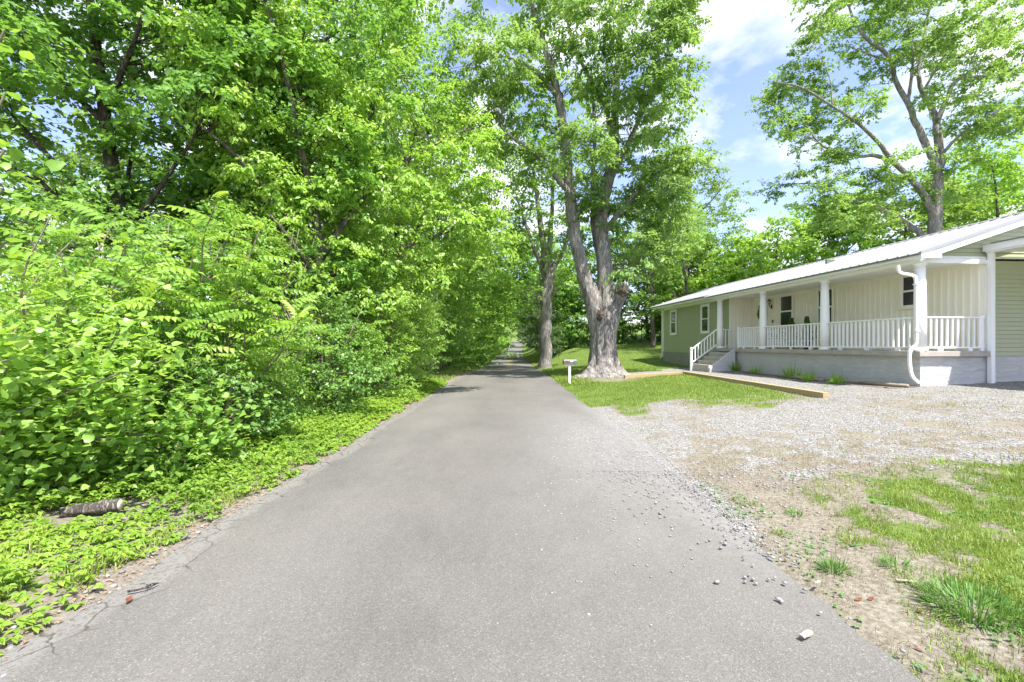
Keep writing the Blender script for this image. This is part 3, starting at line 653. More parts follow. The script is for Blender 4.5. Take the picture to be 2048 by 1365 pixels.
# steps and the sloping cheek
g0 = .46
for k in range(4):
    zt = DK-.184*(k+1); x1 = -.172-.28*k
    box('step', (x1-.30, x1 if k == 0 else x1, 8.42, 9.98, 0.2, zt), M_STEP, house, .012) if k == 0 else box('step', (x1-.30, x1-.004, 8.42, 9.98, .2, zt), M_STEP, house, .012)
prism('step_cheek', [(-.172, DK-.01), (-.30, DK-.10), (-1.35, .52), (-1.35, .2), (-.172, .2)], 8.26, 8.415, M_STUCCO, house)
hr = empty_child('handrail', (0, 0, 0), house)
bm = bm_new(); bar(bm, (-1.33, 9.95, 1.34), (-.10, 9.95, DK+.92), .07, .045); bobj('top_rail', bm, M_TRIM, hr)
bm = bm_new(); bar(bm, (-1.33, 9.95, .70), (-.10, 9.95, DK+.17), .06, .05); bobj('bottom_rail', bm, M_TRIM, hr)
box('newel_post', (-1.42, -1.32, 9.9, 10.0, .3, 1.43), M_TRIM, hr, .008)
for k in range(7):
    t = (k+1)/8; x = -1.33+1.23*t; box('baluster', (x-.02, x+.02, 9.93, 9.97, .70+.85*t+.02, 1.34+.96*t-.02), M_TRIM, hr)
# downspout at the near corner
def spout(name, pts, w, d, mat):
    for_bm = bm_new()
    P = smooth_path([(*p, .05) for p in pts], len(pts)*4)[:, :3]
    V = []; vs = []
    T_ = nrm(np.gradient(P, axis=0))
    for p, t in zip(P, T_):
        s = np.array([0, 1., 0]); u = nrm(np.cross(t, s)); n_ = np.cross(u, t)
        vs.append([for_bm.verts.new(p+n_*a*w/2+u*b*d/2) for a, b in ((-1, -1), (1, -1), (1, 1), (-1, 1))])
    for i in range(len(vs)-1):
        for j in range(4): for_bm.faces.new((vs[i][j], vs[i][(j+1) % 4], vs[i+1][(j+1) % 4], vs[i+1][j]))
    for_bm.faces.new(vs[0])
    return bobj(name, for_bm, mat, house, 0)
def hl(px, py, v_or_y=None):
    Y = 11.80; x, y, z = wp(px, py, Y); dx, dy = x-HX, y-HY; c, s = math.cos(HR), math.sin(HR)
    return (dx*c+dy*s, z)
pts = [hl(*p) for p in ((1792, 532), (1797, 546), (1822, 551), (1831, 562), (1832, 620), (1832, 684), (1820, 700), (1817, 718), (1822, 750), (1837, 766))]
spout('downspout', [(p[0], -.185, p[1]) for p in pts], .055, .066, M_TRIM)
spout('downspout', [(.62, 18.14, 3.92), (.66, 18.14, 3.6), (.66, 18.14, 1.0), (.62, 18.14, .75), (.50, 18.14, .66)], .07, .08, M_TRIM)
for z in (1.9, 3.1): box('downspout_strap', (pts[5][0]-.06, pts[5][0]+.06, -.24, -.14, z, z+.03), M_TRIM, house)
box('vent_cap', (2.3, 2.65, 6.0, 6.08, roof_z(2.3)+.03, roof_z(2.65)+.06), M_GRAVY, house)

# carport joined to the gable end
gc = lambda v, u: (HX+v*math.cos(HR)-u*math.sin(HR), HY+v*math.sin(HR)+u*math.cos(HR))
carport = empty('carport', (*gc(1.9, -.13), 0), 'white framed carport joined to the near gable end of the house', 'carport', rz=HR)
gA = gz(*gc(1.9, -.13))
for u in (0, -2.75, -5.5):
    box('post', (-.055, .055, u-.055, u+.055, .1, 3.98), M_TRIM, carport, .006)
for u in (-2.0, -5.5): box('post', (5.9, 6.01, u-.055, u+.055, .1, 3.98), M_TRIM, carport, .006)
box('beam', (-.09, .09, -5.6, .06, 3.982, 4.16), M_TRIM, carport, .006)
box('beam', (5.87, 6.05, -5.6, .06, 3.982, 4.16), M_TRIM, carport, .006)
box('beam_cap', (-.15, -.092, -5.6, .08, 4.02, 4.19), M_TRIM, carport)
box('ceiling', (.092, 5.868, -5.55, .06, 4.03, 4.06), M_WHITE, carport)
for k in range(6): box('roof_panel', (-.2, 6.2, -5.7+k*.93, -5.7+k*.93+.925, 4.195, 4.22), M_ROOF, carport)

# things on the porch
def on_porch(v, u): return (*gc(v, u), DK)
def topiary(v, u, label, seed):
    x, y, z = on_porch(v, u); t = empty('potted_topiary', (x, y, z), label, 'potted plant', 'conical evergreens in pots on the porch'); rs = np.random.RandomState(seed)
    V, T = tube([(0, 0, 0), (0, 0, .25), (0, 0, .28), (0, 0, .30)], [.11, .15, .165, .16], 16); link('pot', npmesh('pot', V, T, smooth=False), M_BLACK, t)
    tobj('stem', [(0, 0, .28), (0, 0, 1.15)], [.018, .006], M_TWIG, t, 5)
    n = 2600; h = rs.rand(n)**1.3; z_ = .34+.93*h; r = .155*(1-h)**.8+.02; a = rs.rand(n)*2*PI; rr = r*np.sqrt(rs.uniform(.4, 1, n))*(1+.2*np.sin(a*3+h*30))
    P = np.stack([np.cos(a)*rr, np.sin(a)*rr, z_], -1); D = np.stack([np.cos(a)*.8, np.sin(a)*.8, np.ones(n)*.6], -1)+rs.normal(0, .3, (n, 3))
    ac = Acc(); place(T_SIMPLE, P, D, rs.normal(0, 1, (n, 3)), .06, .02, rs.rand(n)*.5, ac); link('foliage', ac.mesh('topiary'), LM['dark'], t)
topiary(1.40, 6.80, 'conical potted evergreen left of the pair, standing before the middle porch window', 4)
topiary(1.40, 5.92, 'conical potted evergreen right of the pair, standing before bare porch wall', 9)
def iron_seat(v, u, w, label, name, cat):
    """faces the road: back against the wall (+x local)"""
    x, y, z = on_porch(v, u); t = empty(name, (x, y, z), label, cat, rz=HR)
    for yy in (-w/2, w/2):
        for xx in (-.22, .22): tobj('leg', [(xx, yy, 0), (xx, yy, .42)], .013, M_BLACK, t, 6)
        tobj('armrest', [(.22, yy, .66), (.0, yy, .68), (-.22, yy, .64), (-.25, yy, .58), (-.22, yy, .42)], .012, M_BLACK, t, 6)
    bm = bm_new(); n = 7
    for i in range(n): bar(bm, (-.22+.44*i/(n-1), -w/2, .43), (-.22+.44*i/(n-1), w/2, .43), .04, .012)
    bobj('seat', bm, M_BLACK, t)
    bm = bm_new(); bar(bm, (.22, -w/2, .42), (.27, -w/2, .88), .024); bar(bm, (.22, w/2, .42), (.27, w/2, .88), .024); bar(bm, (.27, -w/2, .88), (.27, w/2, .88), .028); bar(bm, (.235, -w/2, .54), (.235, w/2, .54), .02); bobj('back_frame', bm, M_BLACK, t)
    k = max(3, int(w/.2))
    for i in range(k):
        c = -w/2+w*(i+.5)/k; P = [(.25, c+.07*math.sin(s)*(1-s/9), .56+.30*s/6.3) for s in np.linspace(0, 6.3, 12)]; tobj('scroll', P, .009, M_BLACK, t, 5)
iron_seat(1.25, 7.72, 1.15, 'black wrought iron bench with scrolled back on the porch between the first two columns', 'porch_bench', 'bench')
iron_seat(1.25, 5.25, .62, 'black wrought iron chair with scrolled back on the porch beside the third column', 'porch_chair', 'chair')
def wreath():
    x, y = gc(1.80, 9.30); w = empty('door_wreath', (x, y, 3.02), 'round green wreath hanging on the front door behind the second column', 'wreath', rz=HR); rs = np.random.RandomState(8)
    a = np.linspace(0, 2*PI, 25); tobj('ring', [(-.03, .2*math.cos(t), .2*math.sin(t)) for t in a], .022, M_TWIG, w, 6)
    n = 900; t = rs.rand(n)*2*PI; r = .2+rs.normal(0, .045, n); P = np.stack([-.03-rs.rand(n)*.05, r*np.cos(t), r*np.sin(t)], -1)
    D = np.stack([-.5*np.ones(n), np.cos(t), np.sin(t)], -1)+rs.normal(0, .6, (n, 3)); ac = Acc(); place(T_SIMPLE, P, D, rs.normal(0, 1, (n, 3)), .07, .035, rs.rand(n)*.6, ac)
    link('leaves', ac.mesh('wreath'), LM['dark'], w)
    bm = bm_new()
    for s in (-1, 1):
        vs = [bm.verts.new(p) for p in ((-.07, 0, -.2), (-.11, s*.05, -.15), (-.07, s*.1, -.2), (-.11, s*.05, -.26), (-.07, s*.02, -.22), (-.06, s*.05, -.36), (-.06, s*.09, -.34))]
        bm.faces.new(vs[:4]); bm.faces.new((vs[4], vs[5], vs[6]))
    bobj('bow', bm, M_CREAM, w)
wreath()

# ================================================================== YARD OBJECTS
# timber edging
def timber(name, a, b, label, w=.14, h=.14):
    ax, ay = a; bx_, by = b; L = math.hypot(bx_-ax, by-ay); za, zb = gz(ax, ay), gz(bx_, by)
    bm = bm_new(); bx(bm, -L/2, L/2, -w/2, w/2, -.03, h-.01)
    o = bobj(name, bm, M_WOOD, None, .006); o.location = ((ax+bx_)/2, (ay+by)/2, (za+zb)/2)
    o.rotation_euler = (0, -math.asin(max(-1, min(1, (zb-za)/L))), math.atan2(by-ay, bx_-ax))
    tag(o, label, 'timber', 'timbers edging the gravel path'); return o
tA = gp(1249, 757)[:2]; tB = gp(1364, 750)[:2]; tC = gp(1366, 749)[:2]; tE = gp(1652, 797)[:2]
tD = (tC[0]*.36+tE[0]*.64*1, tC[1]*.36+tE[1]*.64)
tD = gp(1468, 766)[:2]
timber('landscape_timber', tA, tB, 'pale landscape timber lying crossways between the big split trunk and the corner of the edging')
timber('landscape_timber', tC, tD, 'yellow landscape timber leading from the edging corner near the porch steps to the mid joint')
timber('landscape_timber', tD, tE, 'nearest yellow landscape timber with its pale cut end showing in the gravel yard')
# weathered poles along the foundation
def pole(a, b, r, label, lift=0):
    za, zb = gz(*a)+r*.8+lift, gz(*b)+r*.8+lift; c = ((a[0]+b[0])/2, (a[1]+b[1])/2, (za+zb)/2)
    P = np.array([(a[0], a[1], za), (a[0]*.5+b[0]*.5, a[1]*.5+b[1]*.5, (za+zb)/2+.005), (b[0], b[1], zb)])-np.array(c)
    V, T = tube(P, [r, r*1.05, r*.95], 12); o = link('wooden_pole', npmesh('pole', V, T, smooth=False), M_POLE); o.location = c
    tag(o, label, 'pole', 'old round poles at the foot of the porch'); return o
pole(gc(-.55, 3.9), gc(-.45, 1.35), .055, 'upper weathered round pole lying against the porch foundation with an orange cut end')
pole(gc(-.52, 1.30), gc(-.32, .02), .05, 'short weathered pole lying under the downspout at the porch corner')
pole(gc(-.72, 4.6), gc(-.78, 2.4), .05, 'dark rotten pole lying in the leaf litter before the porch foundation')
pole(gc(-.50, 6.9), gc(-.52, 4.1), .045, 'thin half buried pole at the porch foundation behind the lily clumps')
# mailbox
def mailbox():
    x, y, z = gp(1139, 769); M_S = simple('brushed_aluminium', (.16, .163, .168), .5, .2, 5, metal=.3, bmp=.1)
    t = empty('mailbox', (x, y, z), 'silver roadside mailbox with a red flag on a white post', 'mailbox', rz=R(2))
    box('post', (-.045, .045, -.045, .045, -.1, .74), M_TRIM, t, .004)
    box('bracket', (-.2, .2, -.06, .06, .741, .77), M_TRIM, t)
    w, h, L = .085, .12, .25; pr = [(-w, 0), (w, 0), (w, h)]+[(w*math.cos(a), h+w*math.sin(a)) for a in np.linspace(.25, PI-.25, 9)]+[(-w, h)]
    prism('body', [(p, z_+.772) for p, z_ in pr], -L+.02, L+.02, M_S, t, 'x')
    prism('door', [(p*1.04, z_*1.02+.771) for p, z_ in pr], -L-.005, -L+.018, M_BLACK, t, 'x')
    M_RED = simple('red_paint', (.55, .03, .02), .5, .1)
    bm = bm_new(); bx(bm, -.13, -.02, -.098, -.090, .88, .91); bx(bm, -.16, -.10, -.098, -.090, .865, .925); bobj('flag', bm, M_RED, t)
    box('flag_pivot', (-.03, 0, -.102, -.088, .885, .905), M_BLACK, t)
    box('sticker', (.0, .13, -.0895, -.0855, .875, .915), M_WHITE, t)
mailbox()
# lily clumps at the foundation, grass clumps in the yard
def blades(n, r, L, w, rs, spread=.8, bend=.5, segs=3):
    """arching strap leaves from one root"""
    a = rs.rand(n)*2*PI; q = np.sqrt(rs.rand(n))*r*.45; Lb = L*rs.uniform(.55, 1.15, n); th = rs.uniform(.1, 1, n)*spread
    base = np.stack([np.cos(a)*q, np.sin(a)*q, np.zeros(n)-.01], -1); d = np.stack([np.cos(a)*np.sin(th), np.sin(a)*np.sin(th), np.cos(th)], -1)
    s = np.stack([-np.sin(a), np.cos(a), np.zeros(n)], -1); s = nrm(s+rs.normal(0, .3, (n, 3))); V = []; k = segs
    for i in range(k+1):
        t = i/k; c = base+d*(t*Lb)[:, None]; c[:, 2] -= bend*t*t*Lb*np.sin(th); ww = w*(1-t**2.2)*.5
        V.append(np.stack([c-s*ww, c+s*ww], 1))
    V = np.concatenate(V, 1); K = 2*(k+1); b = (np.arange(n)*K)[:, None, None]
    T = np.array([f for i in range(k) for f in ((2*i, 2*i+1, 2*i+3), (2*i, 2*i+3, 2*i+2))])[None]+b
    return V.reshape(-1, 3), T.reshape(-1, 3), np.repeat(np.clip(rs.normal(.5, .22, n), 0, 1), K)
def clump(name, x, y, r, L, w, n, mat, label, cat, group, seed, spread=.8):
    rs = np.random.RandomState(seed); V, T, a = blades(n, r, L, w, rs, spread)
    o = link(name, npmesh(name, V, T, {'rnd': a}), LM[mat]); o.location = (x, y, gz(x, y)); tag(o, label, cat, group); return o
lg = 'lily clumps along the porch foundation'
for i, (px, py, r, L, lab) in enumerate(((1473, 742, .2, .42, 'lily clump at the foot of the stair cheek'), (1511, 748, .16, .30, 'small lily clump between the stair cheek and the larger lilies'), (1584, 757, .24, .45, 'largest lily clump before the middle of the porch foundation'),
        (1618, 763, .18, .34, 'lily clump just right of the largest one at the porch foundation'), (1675, 769, .16, .30, 'low lily clump by the round poles under the cracked stucco'))):
    x, y, z = gp(px, py); clump('lily_clump', x, y, r*1.7, L*1.5, .026, 90, 'lime' if i % 2 == 0 else 'bright', 'yellow green '+lab, 'plant', lg, 60+i, 1.0)
cg = 'grass and weed clumps in the yard'
for i, (px, py, r, L, n, mat, lab) in enumerate((
        (1945, 1225, .46, .16, 620, 'grassdark', 'big dark coarse grass clump at the right edge nearest the camera'),
        (1668, 1145, .15, .13, 150, 'grassdark', 'bright grass clump at the road edge beside the pale bark chip'),
        (1590, 1033, .12, .09, 90, 'grassdark', 'flat weed clump near the road edge above the pebbles'),
        (1700, 1087, .10, .10, 90, 'grass', 'ragged grass clump on bare soil right of the flat weed clump'),
        (1790, 1135, .16, .11, 120, 'grassdark', 'long creeping grass clump right of the road edge clump'),
        (1560, 1070, .07, .09, 60, 'grass', 'small grass clump at the gravel edge of the road'),
        (1885, 928, .22, .09, 100, 'bright', 'low bright weed clump in the dry grass below the carport'),
        (1690, 955, .12, .08, 60, 'bright', 'tiny bright weed in the dry grass before the timbers'),
        (2030, 965, .35, .18, 200, 'grass', 'coarse grass clump at the right edge where the lawn begins'),
        (1240, 800, .16, .16, 90, 'grass', 'tall grass clump in the small lawn behind the road edge'),
        (1400, 800, .25, .10, 90, 'grass', 'low clover clump at the right of the small lawn'),
        (1745, 1022, .10, .07, 70, 'dry', 'tan dried grass clump on the soil'))):
    x, y, z = gp(px, py); clump('grass_clump', x, y, r, L, .007 if L > .12 else .006, n, mat, lab, 'grass clump', cg, 80+i, 1.15)

# stones
def ico(r, rs, flat=.6):
    bm = bm_new(); bmesh.ops.create_icosphere(bm, subdivisions=1, radius=1)
    V = np.array([v.co[:] for v in bm.verts]); T = np.array([[v.index for v in f.verts] for f in bm.faces]); bm.free()
    V = V*(1+rs.normal(0, .16, V.shape))*np.array([1.15, .85, flat])*r; return V, T
STM = []; OCT = np.array([(1, 0, 0), (-1, 0, 0), (0, 1, 0), (0, -1, 0), (0, 0, 1), (0, 0, -1)], float); OCF = np.array([(0, 2, 4), (2, 1, 4), (1, 3, 4), (3, 0, 4)])
for i in range(6):
    rs_ = np.random.RandomState(i+1); V, T = ico(1, rs_); STM.append((V, T))
def stone_mat():
    m, nt, b = new_mat('limestone'); oi = nt.nodes.new('ShaderNodeObjectInfo'); at = nt.nodes.new('ShaderNodeAttribute'); at.attribute_name = 'rnd'
    ad = nt.nodes.new('ShaderNodeMath'); ad.operation = 'ADD'; nt.links.new(oi.outputs['Random'], ad.inputs[0]); nt.links.new(at.outputs['Fac'], ad.inputs[1])
    fr = nt.nodes.new('ShaderNodeMath'); fr.operation = 'FRACT'; nt.links.new(ad.outputs[0], fr.inputs[0])
    r = ramp(nt, [(0, (.18, .18, .185)), (.3, (.27, .267, .262)), (.7, (.38, .376, .365)), (1, (.29, .265, .23))], fr.outputs[0])
    n = noise(nt, 40, 4, .6, objcoord(nt)); nt.links.new(mixc(nt, .3, r.outputs[0], mixc(nt, 1, r.outputs[0], n.outputs['Fac'], 'MULTIPLY')), b.inputs['Base Color'])
    b.inputs['Roughness'].default_value = .85; bump(nt, b, n.outputs['Fac'], .4, .003); return m
M_STONE = stone_mat()
def road_surf(x, y): return float(road_z(y))+.03
def in_road(x, y): return -2.5 < x < 2.0
stones = []
rs = np.random.RandomState(21)
px_list = [(1455, 1019, .030), (1320, 1029, .034), (1330, 1035, .024), (1468, 1030, .02), (1427, 1057, .026), (1442, 1098, .03), (1390, 1017, .018), (1312, 1008, .03), (1293, 1019, .02), (1320, 1037, .02),
           (1434, 1167, .036), (1490, 1157, .024), (1498, 1152, .022), (1506, 1161, .03), (1512, 1169, .024), (1490, 1166, .022), (1537, 1161, .022), (1550, 1158, .02), (1570, 1169, .03), (1610, 1182, .028),
           (1557, 1201, .034), (1563, 1205, .024), (1506, 1133, .02), (1536, 1110, .03), (1546, 1118, .034), (1560, 1122, .026), (1574, 1116, .03), (1588, 1126, .026), (1520, 1082, .024), (1505, 1078, .03), (1490, 1070, .026), (1478, 1060, .03), (1641, 1228, .022), (1700, 1240, .02), (1805, 1305, .028), (1450, 1090, .034)]
mesh_cache = []
for i, (V, T) in enumerate(STM):
    me = npmesh('stone', V, T, {'rnd': np.full(len(V), .0)}); me.materials.append(M_STONE); mesh_cache.append(me)
for i, (px, py, r) in enumerate(px_list):
    k = (px-1024)/F; z0 = .025; Y = (EYE-z0)*F/(py-690); X = k*Y; z = road_surf(X, Y) if in_road(X, Y) else gz(X, Y)+.01
    r *= .55; o = link('limestone_piece', mesh_cache[i % 6]); o.location = (X, Y, z+r*.25); o.scale = (r, r, r); o.rotation_euler = (0, 0, rs.rand()*6.28)
    tag(o, 'loose pale limestone piece lying near the right edge of the asphalt', 'stone', 'loose stones at the right road edge')
def scatter_stones(name, X, Y, Z, r, label, rs):
    ac = Acc(); ti = rs.randint(0, 6, len(X))
    for k in range(9):
        s = ((ti == k) & (Y < 5.5)) if k < 6 else ((ti % 3 == k-6) & (Y >= 5.5)); n = s.sum()
        if not n: continue
        V, T = STM[k] if k < 6 else ((OCT*np.array([1.15, .85, .6]))*(1+np.random.RandomState(k).normal(0, .22, OCT.shape)), OCF); a = rs.rand(n)*2*PI; c, sn = np.cos(a), np.sin(a); rr = r[s]
        x = (V[None, :, 0]*c[:, None]-V[None, :, 1]*sn[:, None])*rr[:, None]+X[s][:, None]; y = (V[None, :, 0]*sn[:, None]+V[None, :, 1]*c[:, None])*rr[:, None]+Y[s][:, None]
        z = V[None, :, 2]*rr[:, None]+(Z[s]+rr*.25)[:, None]; Q = np.stack([x, y, z], -1).reshape(-1, 3)
        ac.add(Q, (T[None]+(np.arange(n)*len(V))[:, None, None]).reshape(-1, 3), np.repeat(rs.rand(n), len(V)))
    o = link(name, ac.mesh(name), M_STONE); tag(o, label, kind='stuff'); return o
n = 90000; X = rs.uniform(1.7, 13, n); Y = rs.uniform(2.6, 25, n); keep = np.abs(X/Y) < 1.2; X, Y = X[keep], Y[keep]
g_, v_, d_ = masks(X, Y); keep = rs.rand(len(X)) < np.clip(v_*1.2, 0, 1)*np.clip(1.3-(Y/30), .3, 1)*.62; X, Y = X[keep][:15000], Y[keep][:15000]
hx = X*math.cos(HR)+Y*0
inside = ((X-HX)*math.cos(HR)+(Y-HY)*math.sin(HR) > -.2) & (-(X-HX)*math.sin(HR)+(Y-HY)*math.cos(HR) > -.2); X, Y = X[~inside], Y[~inside]
scatter_stones('yard_gravel', X, Y, ground_z(X, Y), rs.uniform(.008, .019, len(X))*(1+.02*Y), 'pale crushed limestone spread over the yard and the path by the porch', rs)
# gravel kicked onto the road
n = 3600; t = rs.rand(n); X = np.concatenate([rs.normal(1.36, .32, n), rs.normal(1.93, .11, 2200)]); Y = np.concatenate([rs.normal(6.9, 1.1, n), 3.2+rs.rand(2200)**.8*6.3])
X[:n] -= (Y[:n]-7.2)*.0; sp_ = rs.rand(n) < .13; X[:n][sp_] -= rs.rand(sp_.sum())*1.0; Y[:n][sp_] -= rs.rand(sp_.sum())*3.0
k = (X > -.6) & (X < 2.2) & (Y > 2.3); X, Y = X[k], Y[k]
scatter_stones('road_gravel', X, Y, np.where(X < 1.95, road_z(Y)+.028, ground_z(X, Y)), rs.uniform(.004, .013, len(X)), 'loose gravel kicked from the yard onto the asphalt', rs)
# sparse stones at the left rim
n = 260; Y = rs.uniform(2, 16, n); X = rs.normal(-2.62, .10, n); scatter_stones('verge_stones', X, Y, np.maximum(ground_z(X, Y), np.where(X > -2.5, road_z(Y)+.005, -9)), rs.uniform(.006, .022, n), 'pale stones scattered along the left edge of the asphalt', rs)

# fallen leaves, bark chips, twigs, the log
M_ORANGE = simple('dead_leaf_orange', (.34, .13, .06), .7, .25, 20); M_CHIP = simple('bark_chip', (.36, .32, .26), .85, .25, 12, bmp=.4)
def gpr(px, py):
    x, y, z = gp(px, py); Y = (EYE-.03)*F/(py-690); X = (px-1024)/F*Y
    return (X, Y, .03) if in_road(X, Y) else (x, y, z)
def flat_leaf(px, py, s, lab):
    x, y, z = gpr(px, py); z = max(z, road_surf(x, y) if in_road(x, y) else z)+.004
    bm = bm_new(); vs = [bm.verts.new((a*s, b*s, c*s)) for a, b, c in ((-1, 0, .1), (-.3, .42, .28), (.5, .34, .18), (1, 0, .32), (.4, -.4, .2), (-.4, -.38, .05), (0, 0, .06))]
    for i in range(6): bm.faces.new((vs[i], vs[(i+1) % 6], vs[6]))
    bmesh.ops.solidify(bm, geom=bm.faces[:], thickness=.002)
    o = bobj('fallen_leaf', bm, M_ORANGE); o.location = (x, y, z); o.rotation_euler = (0, 0, random.random()*6); tag(o, lab, 'leaf', 'fallen orange leaves')
for a in ((258, 1201, .035, 'orange dead leaf on the asphalt below the twig at the left'), (1515, 975, .03, 'orange leaf curled in the dry grass of the yard'), (1466, 1001, .028, 'orange leaf at the gravel edge nearest the road'),
          (1742, 1202, .028, 'orange leaf on soil beside the pale bark strip'), (1842, 1232, .03, 'red orange leaf on soil left of the big dark grass clump'), (1838, 1303, .024, 'small orange leaf on soil at the lower right road edge'), (1717, 1205, .03, 'rounded orange leaf on green weeds near the road edge')): flat_leaf(*a)
def chip(px, py, L, w, a, lab):
    x, y, z = gpr(px, py); z = max(z, road_surf(x, y) if in_road(x, y) else z)+.006
    bm = bm_new(); bx(bm, -L/2, L/2, -w/2, w/2, 0, w*.5)
    for v in bm.verts: v.co += Vector((random.uniform(-1, 1)*w*.25, random.uniform(-1, 1)*w*.15, random.uniform(-.1, .3)*w*.3))
    bmesh.ops.subdivide_edges(bm, edges=[e for e in bm.edges if e.calc_length() > L*.6], cuts=3)
    for v in bm.verts: v.co.z += random.uniform(0, .12)*w; v.co.y += random.uniform(-.1, .1)*w
    o = bobj('bark_strip', bm, M_CHIP, None, .002); o.location = (x, y, z); o.rotation_euler = (0, 0, a); tag(o, lab, 'bark strip', 'pale strips of bark')
chip(1612, 1273, .085, .024, R(30), 'pale stick piece lying on the asphalt near the bottom right'); chip(1636, 1168, .055, .017, R(35), 'pale bark strip on soil below the road edge grass clump'); chip(1810, 1174, .10, .02, R(-8), 'pale bark strip on the soil before the big grass clump')
def log():
    x, y = -3.66, 3.98; z = gz(x, y)+.06; o = empty('cut_log', (x, y, z), 'short weathered grey log with a cut end lying in the left ground cover', 'log', rz=R(14))
    V, T = tube([(-.24, 0, -.02), (-.17, .02, -.01), (-.1, .01, .0), (0, -.01, .01), (.1, 0, .015), (.2, -.01, .02)], [.04, .052, .055, .05, .056, .046], 14, True, .12); link('bark', npmesh('log', V, T, smooth=False), bark_mat('log_bark', (.17, .15, .13), (.31, .285, .25), (.44, .41, .37), 16), o)
    V, T = tube([(.201, -.01, .02), (.209, -.01, .02)], [.045, .042], 12); link('cut_face', npmesh('cutface', V, T), simple('cut_wood', (.55, .47, .38), .8, .15, 14), o)
log()
def twig(pts, lab):
    P = []
    for px, py in pts: x, y, z = gpr(px, py); P.append((x, y, road_surf(x, y)+.006))
    c = np.array(P[0]); V, T = tube(np.array(P)-c, np.linspace(.008, .003, len(P)), 6, True, .1); t = empty('fallen_twig', tuple(c), lab, 'twig'); link('stem', npmesh('twig', V, T, smooth=True), M_BARKM, t)
    e = np.array(P[-1])-c
    for k in range(5):
        a = random.uniform(0, 6.28); q = e*random.uniform(.6, 1); V, T = tube([q, q+np.array([math.cos(a)*.03, math.sin(a)*.03, .012]), q+np.array([math.cos(a)*.06, math.sin(a)*.05, .006])], [.004, .003, .001], 4); link('sprig', npmesh('sprig', V, T), M_BARKM, t)
twig(((255, 1185), (275, 1182), (300, 1176), (318, 1168)), 'brown twig with tangled sprigs lying on the left edge of the asphalt')

# ================================================================== GRASS, GROUND COVER
def grass_field(name, X, Y, L, w, mat, label, rs, lean=.5, z=None, rnd=(.45, .22), one=False):
    n = len(X); Z = ground_z(X, Y) if z is None else z; a = rs.rand(n)*2*PI; Lb = L*rs.uniform(.5, 1.3, n); th = rs.rand(n)*lean
    d = np.stack([np.cos(a)*np.sin(th), np.sin(a)*np.sin(th), np.cos(th)], -1); s = np.stack([-np.sin(a), np.cos(a), np.zeros(n)], -1)
    B = np.stack([X, Y, Z-.008], -1); ww = np.broadcast_to(w, (n,))[:, None]*.5; M = B+d*(Lb*.55)[:, None]; Tp = B+d*Lb[:, None]; Tp[:, 2] -= np.sin(th)*Lb*.45
    if one: V = np.stack([B-s*ww, B+s*ww, Tp], 1).reshape(-1, 3); q_ = 3; T = np.arange(n*3).reshape(-1, 3)
    else:
        V = np.stack([B-s*ww, B+s*ww, M+s*ww*.8, M-s*ww*.8, Tp], 1).reshape(-1, 3); k = (np.arange(n)*5)[:, None, None]; q_ = 5
        T = (np.array([(0, 1, 2), (0, 2, 3), (3, 2, 4)])[None]+k).reshape(-1, 3)
    cn = fbm(X*1.5+7, Y*1.5)-.5
    o = link(name, npmesh(name, V, T, {'rnd': np.repeat(np.clip(rs.normal(rnd[0], rnd[1], n)+cn*.7, 0, 1), q_)}), LM[mat]); tag(o, label, kind='stuff'); return o
def hmask(X, Y, m=.1): 
    v = (X-HX)*math.cos(HR)+(Y-HY)*math.sin(HR); u = -(X-HX)*math.sin(HR)+(Y-HY)*math.cos(HR); return (v > -.25-m) & (u > -.2-m) & (u < 18.3)
rs = np.random.RandomState(77)
n = 420000; X = rs.uniform(1.8, 7, n); Y = rs.uniform(1.4, 6.5, n); k = (np.abs(X/Y) < 1.2); X, Y = X[k], Y[k]; g_, v_, d_ = masks(X, Y); k = rs.rand(len(X)) < g_*.9*sstep(.25, .6, fbm(X*5, Y*5)); X1, Y1 = X[k][:60000], Y[k][:60000]
grass_field('yard_grass', X1, Y1, .06, .0045, 'grass', 'patchy green grass growing at the lower right of the yard', rs, 1.1)
k = rs.rand(len(X)) < (d_*.5+.05)*(1-.7*g_)*(v_ < .6)*sstep(.3, .6, fbm(X*4+9, Y*4)); X2, Y2 = X[k][:50000], Y[k][:50000]
grass_field('dead_grass', X2, Y2, .045, .0035, 'dry', 'matted dead grass on the bare soil by the road', rs, 1.5, one=True)
n = 240000; X = rs.uniform(1.9, 13, n); Y = rs.uniform(5, 14, n); g_, v_, d_ = masks(X, Y); k = (rs.rand(n) < (.75*d_+.10)*sstep(.3, .6, fbm(X*3+9, Y*3))) & ~hmask(X, Y) & (np.abs(X/Y) < 1.2); X2, Y2 = X[k][:55000], Y[k][:55000]
grass_field('dry_yard_grass', X2, Y2, .045, .008, 'dry', 'short tan dry grass mixed with the gravel of the yard', rs, 1.3, rnd=(.5, .25), one=True)
k = (rs.rand(n) < .06*sstep(.5, .68, fbm(X*1.7+19, Y*1.7))) & ~hmask(X, Y) & (g_ < .3) & (X > 2.1); X2, Y2 = X[k][:9000], Y[k][:9000]
grass_field('yard_weeds', X2, Y2, .05, .009, 'grass', 'thin green weeds coming up through the gravel', rs, 1.2)
n = 330000; X = rs.uniform(1.8, 9, n); Y = rs.uniform(10, 19.6, n); g_, v_, d_ = masks(X, Y); k = (rs.rand(n) < g_*.75); X2, Y2 = X[k][:62000], Y[k][:62000]
grass_field('small_lawn', X2, Y2, .075, .013, 'grass', 'bright lawn between the road and the timber edging', rs, 1.0, one=True)
